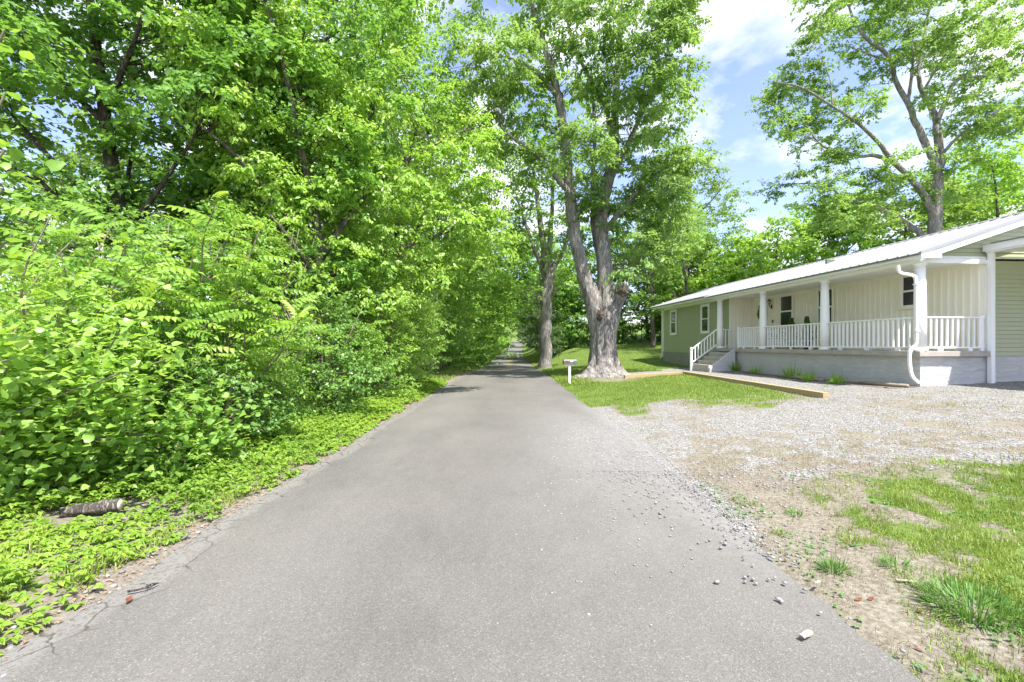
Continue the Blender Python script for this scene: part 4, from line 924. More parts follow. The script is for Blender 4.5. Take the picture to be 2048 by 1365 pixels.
n = 200000; Y = 19.3+rs.rand(n)**1.6*34; X = rs.uniform(1.7, 1, n)+rs.rand(n)*Y*.36; g_, v_, d_ = masks(X, Y); k = (rs.rand(n) < g_*.8) & ~hmask(X, Y) & (X > road_cx(Y)+2.2); X2, Y2 = X[k][:60000], Y[k][:60000]
grass_field('back_lawn', X2, Y2, .085, .026, 'grass', 'mown lawn rising behind the big tree to the tree line', rs, 1.0, one=True)
n = 26000; Y = 17+rs.rand(n)**1.3*100; X = road_cx(Y)+2.25+rs.rand(n)**1.4*1.4; X = np.where(rs.rand(n) < .5, X, 2*road_cx(Y)-X-.2)
grass_field('roadside_grass', X, Y, .15, .035, 'grass', 'rough grass strips on both sides of the road in the tunnel', rs, .9, one=True)
# tufts of coarse grass edging the asphalt on the left
n = 20000; Y = 1.6+rs.rand(n)**1.3*17; X = -2.70-np.abs(rs.normal(0, .6, n)); k = (fbm(X*2, Y*2+4) > .5) & (((X+3.62)/.36)**2+((Y-3.9)/.15)**2 > 1); X, Y = X[k], Y[k]
grass_field('verge_grass', X, Y, .13, .007, 'grass', 'tall thin grass mixed in the left ground cover', rs, .9, rnd=(.6, .2))
# creeping leafy ground cover on the left verge
def ground_cover():
    rs = np.random.RandomState(5); n = 12500; Y = 1.25+rs.rand(n)**1.5*17; wdt = .7+1.3*sstep(9, 2.5, Y)
    X = -2.56-rs.rand(n)**.8*(wdt+.4); free = ((X+3.62)/.36)**2+((Y-3.9)/.15)**2 > 1; X, Y = X[free], Y[free]; n = len(X); wdt = wdt[free]; e = (fbm(Y*2.3, Y*0+60)-.5)*.7; X -= np.maximum(0, e)
    k = fbm(X*3+9, Y*3) > .26; X, Y = X[k], Y[k]; n = len(X); hgt = np.where(((X+3.4)/.75)**2+((Y-3.55)/.6)**2 < 1, .30, 1.)*rs.uniform(.02, .19, n)*sstep(-.1, .45, -2.6-X+.05)+.02
    C = np.stack([X, Y, ground_z(X, Y)+hgt], -1); sz = .044*(1+.045*Y); ac = Acc(); lk = 5
    for j in range(lk):
        a = rs.rand(n)*.4+j*2*PI/lk+np.repeat(rs.rand(1)*6, n); a += rs.rand(n)*2; D = np.stack([np.cos(a), np.sin(a), rs.uniform(-.45, .15, n)], -1)
        N_ = rs.normal(0, .3, (n, 3)); N_[:, 2] += 1; tip = fbm(X*1.2, Y*1.2+30)
        nearm = Y < 6.5; rn_ = .25+.7*tip+rs.normal(0, .16, n)-.05; Ls = sz*rs.uniform(.7, 1.25, n)
        for mk, tm in ((nearm, T_LEAF), (~nearm, T_SIMPLE)): place(tm, C[mk], D[mk], N_[mk], Ls[mk], Ls[mk]*.55, rn_[mk], ac)
    o = link('ground_cover', ac.mesh('ground_cover'), LM['cover']); tag(o, 'dense creeping five leaved vine covering the left verge', kind='stuff')
    # taller weedy leaves further back
    n = 15000; Y = 2.2+rs.rand(n)**1.2*18; X = -3.0-rs.rand(n)*2.0; kk = ((X+3.45)/.8)**2+((Y-3.7)/.8)**2 > 1; X, Y = X[kk], Y[kk]; n = len(X); h = rs.rand(n)*.45*sstep(-2.9, -4.0, X); P = np.stack([X, Y, ground_z(X, Y)+h], -1)
    D = rs.normal(0, .6, (n, 3)); D[:, 0] += .5; D[:, 2] -= .2; N_ = rs.normal(0, .45, (n, 3)); N_[:, 2] += 1; ac = Acc()
    place(T_SIMPLE, P, D, N_, .09*rs.uniform(.6, 1.3, n), .055*rs.uniform(.6, 1.3, n), rs.rand(n), ac)
    o = link('verge_weeds', ac.mesh('verge_weeds'), LM['mid']); tag(o, 'mixed leafy weeds between the left verge and the shrubs', kind='stuff')
    n = 6000; X = rs.uniform(1.9, 6.5, n); Y = rs.uniform(1.5, 5.2, n); k = fbm(X*2.3+50, Y*2.3) > .56; X, Y = X[k], Y[k]; n = len(X); ac = Acc()
    for j in range(3):
        a = rs.rand(n)*1+j*2.1; D = np.stack([np.cos(a), np.sin(a), np.zeros(n)+.05], -1); N_ = rs.normal(0, .2, (n, 3)); N_[:, 2] += 1
        place(T_LEAF, np.stack([X, Y, ground_z(X, Y)+.018], -1), D, N_, .016, .015, rs.rand(n), ac)
    o = link('clover', ac.mesh('clover'), LM['clover']); tag(o, 'low clover patches between grass and soil at the lower right', kind='stuff')
    # brown litter on the rim
    n = 2600; Y = 1.5+rs.rand(n)**1.2*16; X = rs.normal(-2.66, .10, n); z = np.maximum(ground_z(X, Y), np.where(X > -2.55, road_z(Y)+.0, -9))+.008; ac = Acc()
    D = rs.normal(0, 1, (n, 3)); D[:, 2] *= .15; N_ = rs.normal(0, .25, (n, 3)); N_[:, 2] += 1
    place(T_SIMPLE, np.stack([X, Y, z], -1), D, N_, rs.uniform(.015, .05, n), rs.uniform(.004, .014, n), rs.rand(n), ac)
    n = 2200; X = np.concatenate([rs.uniform(1.9, 4.5, n)]); Y = rs.uniform(1.6, 6, n); D = rs.normal(0, 1, (n, 3)); D[:, 2] *= .1; N_ = rs.normal(0, .2, (n, 3)); N_[:, 2] += 1
    place(T_SIMPLE, np.stack([X, Y, np.where(X < 2.0, road_z(Y)+.02, ground_z(X, Y))+.008], -1), D, N_, rs.uniform(.012, .04, n), rs.uniform(.003, .007, n), rs.rand(n), ac)
    o = link('leaf_litter', ac.mesh('leaf_litter'), simple('leaf_litter', (.32, .22, .15), .9, .4, 30, bmp=0)); tag(o, 'brown leaf litter and straw along both edges of the asphalt', kind='stuff')
ground_cover()

# ================================================================== TREES ON THE RIGHT
def maple():
    Y = 21.0; bxw, byw, bz = 4.19, 21.0, gz(4.19, 21.0)
    def P(px, py, r, dy=0): x, y, z = wp(px, py, Y+dy); return (x, y, z, r)
    left = [P(1198, 665, .42), P(1187, 610, .38), P(1170, 555, .33), P(1153, 492, .29), P(1143, 420, .27), P(1136, 340, .24), P(1126, 262, .22, -.3), P(1119, 202, .19, -.5), P(1108, 164, .17, -.6), P(1089, 89, .13, -.9), P(1066, 14, .10, -1.2), P(1050, -90, .05, -1.4)]
    mid = [P(1212, 660, .5), P(1211, 590, .40), P(1207, 516, .33), P(1202, 445, .31, .3), P(1213, 375, .27, .6), P(1228, 305, .23, .8), P(1232, 188, .17, 1.0), P(1239, 94, .14, 1.1), P(1241, 0, .11, 1.2), P(1243, -120, .05, 1.3)]
    stub = [P(1218, 655, .40), P(1230, 615, .33), P(1242, 585, .30, -.2), P(1246, 566, .25, -.3)]
    # hero trunk: flared base with buttress folds, joined with the three stems and remeshed into one skin
    ac = Acc(); A = 40; rs = np.random.RandomState(9)
    zs = [(-.3, 1.5, 0), (0, 1.2, 0), (.10, .95, 0), (.25, .79, 0), (.5, .66, .0), (.9, .57, .0), (1.4, .53, 0), (2.0, .54, .02), (2.4, .53, .05), (2.75, .42, .1)]
    ang = np.arange(A)/A*2*PI; V = []
    for z, r, o in zs:
        fl = 1+(.20*np.cos(ang*5+.6)+.12*np.cos(ang*8+2+z))*(.35+np.exp(-z*1.8))*.75; rr = r*fl
        V.append(np.stack([rr*np.cos(ang)*1.08+o, rr*np.sin(ang), np.full(A, z)], -1))
    n = len(zs); V = np.concatenate(V+[np.array([[0, 0, -.3], [.1, 0, 2.9]])]); T = []
    for i in range(n-1):
        for j in range(A): a = i*A+j; b = i*A+(j+1) % A; T += [(a, b, b+A), (a, b+A, a+A)]
    for j in range(A): T += [((j+1) % A, j, n*A), ((n-1)*A+j, (n-1)*A+(j+1) % A, n*A+1)]
    ac.add(V, np.array(T), .5); base = np.array([bxw, byw, bz])
    for l in (left[:7], mid[:6], stub):
        q = smooth_path(l, 26); Vt, Tt = tube(q[:, :3]-base, q[:, 3], 14, True); ac.add(Vt, Tt, .5)
    me0 = ac.mesh('trunk_raw'); o = bpy.data.objects.new('trunk_raw', me0); COL.objects.link(o)
    md = o.modifiers.new('r', 'REMESH'); md.mode = 'VOXEL'; md.voxel_size = .045
    sm = o.modifiers.new('s', 'SMOOTH'); sm.iterations = 3; sm.factor = .5
    dg = bpy.context.evaluated_depsgraph_get(); me = bpy.data.meshes.new_from_object(o.evaluated_get(dg)); bpy.data.objects.remove(o); bpy.data.meshes.remove(me0)
    nv = len(me.vertices); co = np.empty(nv*3, np.float32); me.vertices.foreach_get('co', co); co = co.reshape(-1, 3); no = np.empty(nv*3, np.float32); me.vertices.foreach_get('normal', no); no = no.reshape(-1, 3)
    th = np.arctan2(co[:, 1], co[:, 0]+.01); s = th*7
    h = (fbm(co[:, 0]*9+co[:, 1]*3+60, co[:, 2]*1.7+co[:, 1]*5, 4)-.5)*.16+(fbm(s+30, co[:, 2]*1.1+9, 4)-.5)*.13*np.exp(-np.maximum(0, co[:, 2]-1)*.5)
    co += no*h[:, None].astype(np.float32); me.vertices.foreach_set('co', co.ravel()); me.update()
    for p in me.polygons: p.use_smooth = True
    me.name = 'trunk'; me.materials.clear(); me.materials.append(M_BARK)
    rest = [left[5:], mid[4:],
            [P(1112, 190, .13, -.5), P(1080, 150, .10, -.8), P(1040, 125, .085, -1), P(1003, 113, .06, -1.2), P(950, 120, .04, -1.3)],
            [P(1150, 400, .16, -.2), P(1118, 362, .12, -.4), P(1098, 335, .10, -.5), P(1061, 300, .085, -.8), P(1030, 280, .07, -1), P(1000, 253, .04, -1.2)],
            [P(1215, 560, .20, .6), P(1190, 470, .16, .9), P(1185, 375, .12, 1.1), P(1190, 260, .09, 1.3), P(1180, 150, .06, 1.4)],
            [P(1228, 300, .13, .8), P(1209, 211, .11, .5), P(1178, 155, .09, .3), P(1155, 108, .075, 0), P(1136, 47, .06, -.2), P(1120, -60, .03, -.3)],
            [P(1213, 375, .15, .6), P(1260, 280, .11, .2), P(1300, 190, .09, 0), P(1345, 90, .06, -.3), P(1390, 20, .03, -.5)],
            [P(1205, 470, .14, .3), P(1260, 400, .10, 0), P(1310, 350, .07, -.3), P(1360, 320, .03, -.4)]]
    limbs = [[(bxw, byw, bz, .8), (bxw, byw, bz+1, .7), (bxw, byw, bz+2, .6), (bxw, byw, bz+2.6, .5)]]+rest
    B = [(1000, 120, 70, 9), (930, 130, 60, 6), (1090, 40, 70, 9), (1190, 30, 75, 9), (1290, 40, 75, 9), (1365, 20, 50, 6), (1160, 140, 70, 8), (1260, 150, 75, 9), (1340, 110, 55, 7), (1050, 200, 60, 6), (1310, 215, 65, 8),
         (1220, 260, 75, 9), (1310, 290, 60, 8), (1165, 300, 60, 7), (1240, 370, 75, 9), (1310, 380, 60, 8), (1280, 450, 75, 9), (1335, 440, 50, 6), (1200, 440, 50, 5), (1320, 500, 55, 6), (1260, 520, 55, 5), (1170, 410, 45, 4), (1095, 300, 45, 4), (1040, 330, 45, 4), (980, 260, 55, 6),
         (1120, -80, 95, 12), (1250, -90, 95, 12), (1360, -70, 60, 8), (1000, -40, 90, 9), (1180, -200, 110, 10), (1300, -190, 90, 8), (920, 20, 60, 6), (1350, 200, 40, 4), (1365, 330, 35, 4), (1000, 170, 60, 5), (1130, 500, 30, 2)]
    blobs = []
    for i, (px, py, rp, nn) in enumerate(B):
        dy = rs.uniform(-2.6, 2.6); x, y, z = wp(px, py, Y+dy); r = rp/F*(Y+dy); blobs.append((x, y, z, r, r*1.3, r*.85, int(nn*3.1)))
    def extra(root, base, rs):
        x, y, z = np.array(wp(1246, 575, 20.65))-base
        c = bark_mat('sawn_wood', (.11, .085, .068), (.25, .20, .16), (.38, .32, .27), 7, .5, 1.0)
        V, T = tube([(x-.16, y+.25, z-.30), (x-.02, y-.02, z-.17), (x+.05, y-.12, z-.10), (x+.055, y-.125, z-.095)], [.24, .27, .25, .20], 18, True, .09); link('cut_burl', npmesh('burl', V, T, smooth=False), c, root)
        x, y, z = np.array(wp(1201, 632, 20.35))-base
        V, T = tube([(x, y+.25, z-.12), (x-.01, y, z-.05), (x, y-.08, z-.02)], [.12, .10, .07], 12, True, .1); link('branch_scar', npmesh('scar', V, T, smooth=True), c, root)
        V, T = tube([(x+.02, y+.05, z), (x+.0, y+.02, z+.2), (x+.02, y, z+.38)], [.10, .07, .02], 8, True, .15); link('torn_wood', npmesh('torn', V, T, smooth=False), simple('torn_wood', (.42, .24, .12), .9, .25, 10, bmp=.4), root)
    make_tree('maple_tree', 'huge old silver maple with a split grey trunk and sawn stub beside the mailbox', 'tree', (bxw, byw, bz), limbs, blobs, 'maple', .185, 112, .70, M_BARK, None, 10, 3, T_SIMPLE, 31, .018, 6, .65, .52, branch_share=.5, trunkmesh=me, extra=extra)
maple()
def second():
    Y = 33.0; x0, y0 = 2.42, 33.0; g = gz(x0, y0)
    def P(px, py, r, dy=0): x, y, z = wp(px, py, Y+dy); return (x, y, z, r)
    limbs = [[(x0, y0, g-.1, .62), (x0, y0, g+.6, .47), P(1091, 640, .42), P(1094, 590, .40), P(1097, 560, .38), P(1088, 500, .26), P(1080, 440, .2), P(1072, 380, .14), P(1060, 300, .05)],
             [P(1099, 575, .28), P(1110, 530, .22), P(1128, 500, .16), P(1140, 450, .12), P(1150, 380, .05)],
             [P(1092, 560, .24), P(1078, 520, .18), P(1055, 460, .12), P(1035, 400, .06)], [P(1096, 560, .26), P(1100, 480, .2), P(1105, 400, .13), P(1110, 300, .05)]]
    blobs = []
    for i, (px, py, rp, nn) in enumerate([(1045, 490, 40, 6), (1040, 550, 35, 5), (1060, 590, 30, 4), (1015, 500, 35, 4), (1130, 570, 30, 3), (1150, 520, 30, 4), (1040, 380, 45, 9), (1080, 330, 50, 9), (1130, 340, 45, 8), (1060, 450, 40, 7), (1110, 430, 40, 7), (1145, 460, 30, 5), (1030, 300, 50, 9), (1090, 250, 55, 9), (1050, 200, 60, 9), (1130, 200, 60, 9), (1085, 520, 20, 2), (1120, 520, 18, 2), (1000, 350, 40, 6), (1020, 440, 25, 4)]):
        x, y, z = wp(px, py, Y); r = rp/F*Y; blobs.append((x, y, z, r, r*1.3, r*.8, nn*2))
    make_tree('roadside_tree', 'grey trunked tree at the right road edge beyond the mailbox', 'tree', (x0, y0, g), limbs, blobs, 'mid', .24, 60, .8, M_BARK, None, 10, 3, seed=41, twig_r=.02, aspect=.6, branch_share=.5)
second()
def big_right():
    Y = 28.0; x0, y0 = 26.1, 28.0; g = gz(x0, y0)
    def P(px, py, r, dy=0): x, y, z = wp(px, py, Y+dy); return (x, y, z, r)
    limbs = [[(x0, y0, g-.1, .55), (x0, y0, g+2, .44), P(1869, 540, .38), P(1870, 464, .36), P(1872, 400, .31), P(1876, 350, .27), P(1865, 318, .20), P(1849, 283, .19), P(1829, 242, .165), P(1816, 205, .15), P(1792, 164, .13), P(1782, 123, .11), P(1767, 103, .12), P(1726, 70, .09), P(1700, 20, .06), P(1690, -60, .03)],
             [P(1872, 350, .28), P(1880, 316, .25, .3), P(1874, 263, .21, .5), P(1870, 230, .18, .8), P(1845, 185, .14, 1), P(1837, 144, .11, 1), P(1848, 80, .09, 1.2), P(1860, 0, .06, 1.4), P(1870, -100, .03, 1.5)],
             [P(1868, 440, .24), P(1849, 394, .20, -.3), P(1825, 361, .17, -.5), P(1788, 324, .145, -1), P(1751, 279, .115, -1.5), P(1714, 246, .09, -2), P(1665, 213, .065, -2.2), P(1603, 176, .06, -2.5), P(1546, 164, .03, -2.5)],
             [P(1788, 324, .13, -1), P(1750, 312, .11, -1), P(1710, 312, .09, -1), P(1644, 291, .06, -1), P(1612, 250, .03, -1)],
             [P(1860, 480, .22), P(1841, 468, .2, .3), P(1800, 439, .16, 1), P(1743, 410, .13, 1.5), P(1685, 398, .10, 2), P(1652, 369, .06, 2.2), P(1562, 369, .03, 2.4)],
             [P(1874, 245, .15, .5), P(1894, 197, .12, .3), P(1915, 160, .10, 0), P(1972, 152, .07, -.5), P(2060, 144, .03, -1)],
             [P(1884, 310, .11), P(1910, 280, .08, -.5), P(1952, 246, .05, -1), P(2010, 220, .02, -1)],
             [P(1816, 205, .1), P(1822, 160, .08, -.5), P(1826, 100, .05, -1), P(1810, 30, .02, -1)], [P(1782, 123, .08), P(1740, 110, .06, 1), P(1690, 90, .03, 1.5)],
             [P(1845, 185, .08, 1), P(1890, 110, .06, 1), P(1930, 60, .03, 1)], [P(1665, 213, .05, -2.2), P(1660, 160, .03, -2.2), P(1640, 110, .015, -2.2)]]
    B = [(1560, 175, 35, 5), (1600, 160, 40, 6), (1650, 190, 42, 6), (1610, 215, 45, 5), (1670, 235, 40, 5), (1570, 250, 35, 4), (1620, 270, 40, 5), (1720, 215, 35, 4), (1680, 300, 35, 4), (1640, 330, 35, 4), (1580, 370, 40, 4), (1640, 390, 45, 6), (1700, 370, 45, 6), (1750, 380, 50, 6), (1690, 430, 40, 5),
         (1790, 400, 45, 5), (1820, 330, 40, 5), (1740, 440, 40, 4), (1640, 20, 45, 6), (1700, 40, 50, 7), (1650, 80, 40, 5), (1720, 90, 40, 5), (1760, 20, 50, 7), (1820, 30, 55, 7), (1880, 30, 55, 8), (1940, 50, 55, 8), (1790, 90, 40, 5), (1850, 100, 40, 5), (1900, 110, 50, 7), (1960, 110, 50, 7), (2010, 130, 45, 6), (1990, 60, 40, 5),
         (1930, 170, 45, 6), (1990, 190, 50, 7), (2030, 240, 45, 6), (1960, 240, 45, 6), (1920, 260, 35, 4), (1990, 270, 40, 5), (1850, 210, 25, 2), (1740, 150, 35, 4), (1900, 330, 30, 3), (1930, 380, 35, 3), (2080, 180, 60, 8), (1700, -60, 60, 8), (1800, -70, 70, 9), (1900, -60, 70, 9), (2000, -30, 60, 8), (1850, -160, 80, 9), (2060, 60, 60, 7), (1600, 120, 25, 2), (1550, 210, 25, 3)]
    blobs = []; rs = np.random.RandomState(4)
    for (px, py, rp, nn) in B:
        dy = rs.uniform(-3, 3); x, y, z = wp(px, py, Y+dy); r = rp/F*(Y+dy); blobs.append((x, y, z, r*1.15, r*1.4, r*.45, int(nn*3.0)))
    make_tree('spreading_tree', 'tall open crowned tree behind the house roof at the right', 'tree', (x0, y0, g), limbs, blobs, 'maple', .175, 104, .68, M_BARK, None, 10, 3, T_SIMPLE, 51, .018, 5, .35, .58, branch_share=.55, bias=.05)
big_right()
bg_ = 'trees behind the house'
# behind the house, left of it
auto_tree('background_tree', 'tall feathery tree rising left of the house roof', 'tree', 16.5, 45, 18.6, 5.2, 4.5, 3.5, 50, 9, 'pale', bg_, 101, .30, rb=(1.2, 2.0), size=.24, per=50, crad=.95, lean=(1.2, 0), bark=M_BARKM, aspect=.62)
auto_tree('background_tree', 'slim forked tree between the split trunk and the house', 'tree', 13.0, 42, 13, 3.0, 3, 4.0, 18, 8, 'mid', bg_, 102, .22, rb=(1.0, 1.7), size=.24, per=46, crad=.9, bark=M_BARKM, aspect=.62)
auto_tree('background_tree', 'round dense dark tree just above the far roof end', 'tree', 13.6, 36, 11.5, 2.2, 2, 5.0, 12, 8, 'mid', bg_, 103, .18, rb=(1.0, 1.5), size=.15, per=46, crad=.8)
for i, (x, y, H, cr, leaf, lab) in enumerate(((20.5, 40, 8.4, 3.0, 'bright', 'low bright bushy tree above the left half of the roof'), (24.0, 41, 10.8, 3.4, 'bright', 'bright rounded tree above the middle of the roof'), (28.5, 40, 11.5, 3.6, 'mid', 'bright green tree behind the lower limb of the spreading tree'),
        (33.5, 38, 12.5, 4.0, 'pale', 'tree with pale layered foliage right of the spreading trunk'), (40.0, 38, 16.4, 4.2, 'bright', 'rounded bright green tree above the roof at the right edge'), (46, 44, 17, 5, 'mid', 'dense tree at the far right behind the carport'), (18.2, 47, 9.5, 3.0, 'pale', 'pale low tree seen just right of the tall feathery tree'))):
    auto_tree('background_tree', lab, 'tree', x, y, H, cr, cr, 1.5, 34, 9, leaf, bg_, 110+i, .2, rb=(1.1, 1.8), size=.32, per=44, crad=.9, aspect=.7)
# pine by the tunnel
auto_tree('pine_tree', 'soft grey green pine behind the second trunk at the tunnel mouth', 'tree', 2.95, 47, 9.2, 2.2, 2.2, 1.5, 26, 7, 'pine', None, 130, .2, rb=(.7, 1.2), size=.30, per=80, crad=.8, aspect=.14, droop=.2, bark=M_BARKM)
auto_tree('tunnel_tree', 'broad tree standing over the tunnel mouth beyond the second trunk', 'tree', 4.4, 60, 15, 4.6, 4, 3.5, 40, 8, 'mid', None, 133, .25, rb=(1.2, 2.0), size=.38, per=42, crad=1.1, aspect=.7, bark=M_BARKD, shift=(-1.2, 0))
# tree line behind the lawn
tl = 'trees of the line behind the lawn'
for i, (x, y, H, leaf, lab) in enumerate(((4.6, 50, 9, 'dark', 'dark tree at the road end of the tree line'), (7.2, 51, 11, 'mid', 'green tree in the tree line left of the split trunk'), (9.8, 50, 10, 'dark', 'dark tree in the tree line right behind the split trunk'), (12.4, 51, 12, 'mid', 'green tree in the tree line beside the house roof end'), (15.2, 51, 11, 'dark', 'dark tree in the tree line at the house corner'), (18.5, 52, 12, 'mid', 'tall tree in the tree line behind the house end'), (22, 54, 12, 'mid', 'tree in the tree line hidden mostly by the roof'))):
    auto_tree('hedgerow_tree', lab, 'tree', x, y, H, 2.3, 2, .8, 26, 8, leaf, tl, 140+i, .17, rb=(.8, 1.4), size=.25, per=38, crad=.75, bark=M_BARKD, aspect=.7)
def hedge(name, label, x0, x1, y, h, n, leaf, seed, dens=5, w=.9, per=55, size=.16, group=None):
    rs = np.random.RandomState(seed); g = gz((x0+x1)/2, y); blobs = []; limbs = []
    for k in range(n):
        x = x0+(x1-x0)*(k+.5)/n; gg = gz(x, y); limbs.append([(x, y, gg, .05), (x+.1, y, gg+h*.4, .035), (x+rs.normal(0, .3), y, gg+h*.9, .012)])
        blobs.append((x, y, gg+h*.45, (x1-x0)/n*.75, w, h*.45, dens))
    return make_tree(name, label, 'hedge', ((x0+x1)/2, y, g), limbs, blobs, leaf, size, per, .5, M_BARKD, group, 5, 3, seed=seed, twig_r=.02, twigs=5)
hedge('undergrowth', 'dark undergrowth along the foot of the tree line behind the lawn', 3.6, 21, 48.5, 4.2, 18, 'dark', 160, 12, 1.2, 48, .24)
# tunnel sides beyond
tg = 'trees arching over the far road'
for i, (x, y, H, leaf, w_) in enumerate(((5.2, 58, 11, 'mid', 'right'), (5.4, 70, 11, 'dark', 'right'), (5.8, 84, 12, 'mid', 'right'), (6.5, 102, 12, 'dark', 'right'), (9.3, 125, 13, 'mid', 'right'), (11.5, 150, 13, 'mid', 'right'),
        (-5.6, 58, 13, 'mid', 'left'), (-5.4, 70, 13, 'dark', 'left'), (-5.0, 84, 13, 'mid', 'left'), (-4.6, 102, 13, 'dark', 'left'), (-5.0, 125, 13, 'mid', 'left'), (-5.4, 150, 13, 'mid', 'left'))):
    side = ['first', 'second', 'third', 'fourth', 'fifth', 'farthest'][i % 6]
    auto_tree('tunnel_tree', f'{side} tree of the {w_} side of the distant road tunnel', 'tree', x, y, H, 4.3 if y > 80 else 4.0, 6, .3, 30, 7, leaf, tg, 170+i, .22, rb=(1.1, 2.0), size=.42, per=34, crad=1.1, aspect=.7, low=[(road_cx(y)+rr[0], y+rr[1], road_z(y)+rr[2], 2.2, 2.2, 1.0, 6) for rr in ((-1.5, 0, 8.0), (1.2, 2, 8.2), (0, -3, 8.8), (-1, 4, 9.6), (2, 0, 9.2), (-3.2, 2, 6.8), (3.2, -1, 7.0))])

# ================================================================== TREES AND SHRUBS ON THE LEFT
wg = 'trees of the wall left of the road'
def lowb(x, y, H, n, r=1.0, k=6, dx=1.2, dy=2.0, seed=0):
    rs = np.random.RandomState(seed+900); return [(x+rs.uniform(-.3, dx), y+rs.uniform(-dy, dy), gz(x, y)+rs.uniform(.4, H), r, r, r*.7, k) for _ in range(n)]
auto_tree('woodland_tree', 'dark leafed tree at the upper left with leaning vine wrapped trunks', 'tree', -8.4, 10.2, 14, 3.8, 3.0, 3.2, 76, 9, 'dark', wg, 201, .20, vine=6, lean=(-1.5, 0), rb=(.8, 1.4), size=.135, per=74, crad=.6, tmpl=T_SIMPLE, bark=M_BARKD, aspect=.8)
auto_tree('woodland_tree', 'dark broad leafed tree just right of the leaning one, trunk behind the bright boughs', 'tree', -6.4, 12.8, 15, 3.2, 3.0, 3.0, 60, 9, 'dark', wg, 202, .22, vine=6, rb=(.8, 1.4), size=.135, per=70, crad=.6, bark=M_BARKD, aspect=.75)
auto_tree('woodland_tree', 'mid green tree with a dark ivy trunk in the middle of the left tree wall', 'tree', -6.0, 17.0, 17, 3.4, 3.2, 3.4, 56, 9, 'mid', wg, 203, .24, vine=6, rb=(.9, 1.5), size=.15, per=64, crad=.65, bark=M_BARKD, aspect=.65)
auto_tree('woodland_tree', 'tree over the left road edge where the first shadows cross the asphalt', 'tree', -5.6, 22.0, 17, 3.8, 3.6, 3.2, 46, 9, 'mid', wg, 204, .24, rb=(1, 1.6), size=.18, per=56, crad=.7, bark=M_BARKD, aspect=.65, shift=(.4, 0))
auto_tree('woodland_tree', 'tree on the left just before the tunnel narrows', 'tree', -5.4, 28.0, 16, 3.8, 3.6, 2.4, 42, 9, 'mid', wg, 205, .22, rb=(1, 1.6), size=.22, per=50, crad=.8, bark=M_BARKD, aspect=.65, shift=(.9, 0))
auto_tree('woodland_tree', 'tree at the left tunnel mouth opposite the second trunk', 'tree', -5.2, 36.0, 14, 3.8, 4, 1.2, 42, 9, 'mid', wg, 206, .22, rb=(1, 1.6), size=.26, per=44, crad=.85, bark=M_BARKD, aspect=.65, shift=(1.2, 0))
auto_tree('woodland_tree', 'first tree inside the left side of the tunnel', 'tree', -5.2, 46.0, 13, 3.8, 4.5, .6, 40, 8, 'mid', wg, 207, .22, rb=(1, 1.7), size=.32, per=40, crad=.95, bark=M_BARKD, aspect=.65, shift=(1.2, 0))
rg = 'trees of the second row behind the left wall'
for i, (x, y, H, cr, leaf, lab) in enumerate(((-20, 21, 11.5, 4.6, 'pale', 'pale distant tree seen through the gap at the far left'), (-25.5, 25, 10.5, 4, 'mid', 'distant green tree at the left frame edge'), (-14.5, 26, 13, 4.4, 'mid', 'tree of the second row behind the dark leafed tree'), (-11.5, 34, 14, 4.4, 'mid', 'tree of the second row behind the middle of the wall'), (-10.5, 20, 12, 3.2, 'dark', 'dark tree of the second row filling the wall centre'), (-10.5, 46, 14, 5, 'dark', 'tree of the second row behind the tunnel mouth'))):
    auto_tree('second_row_tree', lab, 'tree', x, y, H, cr, cr, .8, 28, 8, leaf, rg, 220+i, .2, rb=(1.0, 1.8), size=.26, per=40, crad=.85, bark=M_BARKD, aspect=.7)
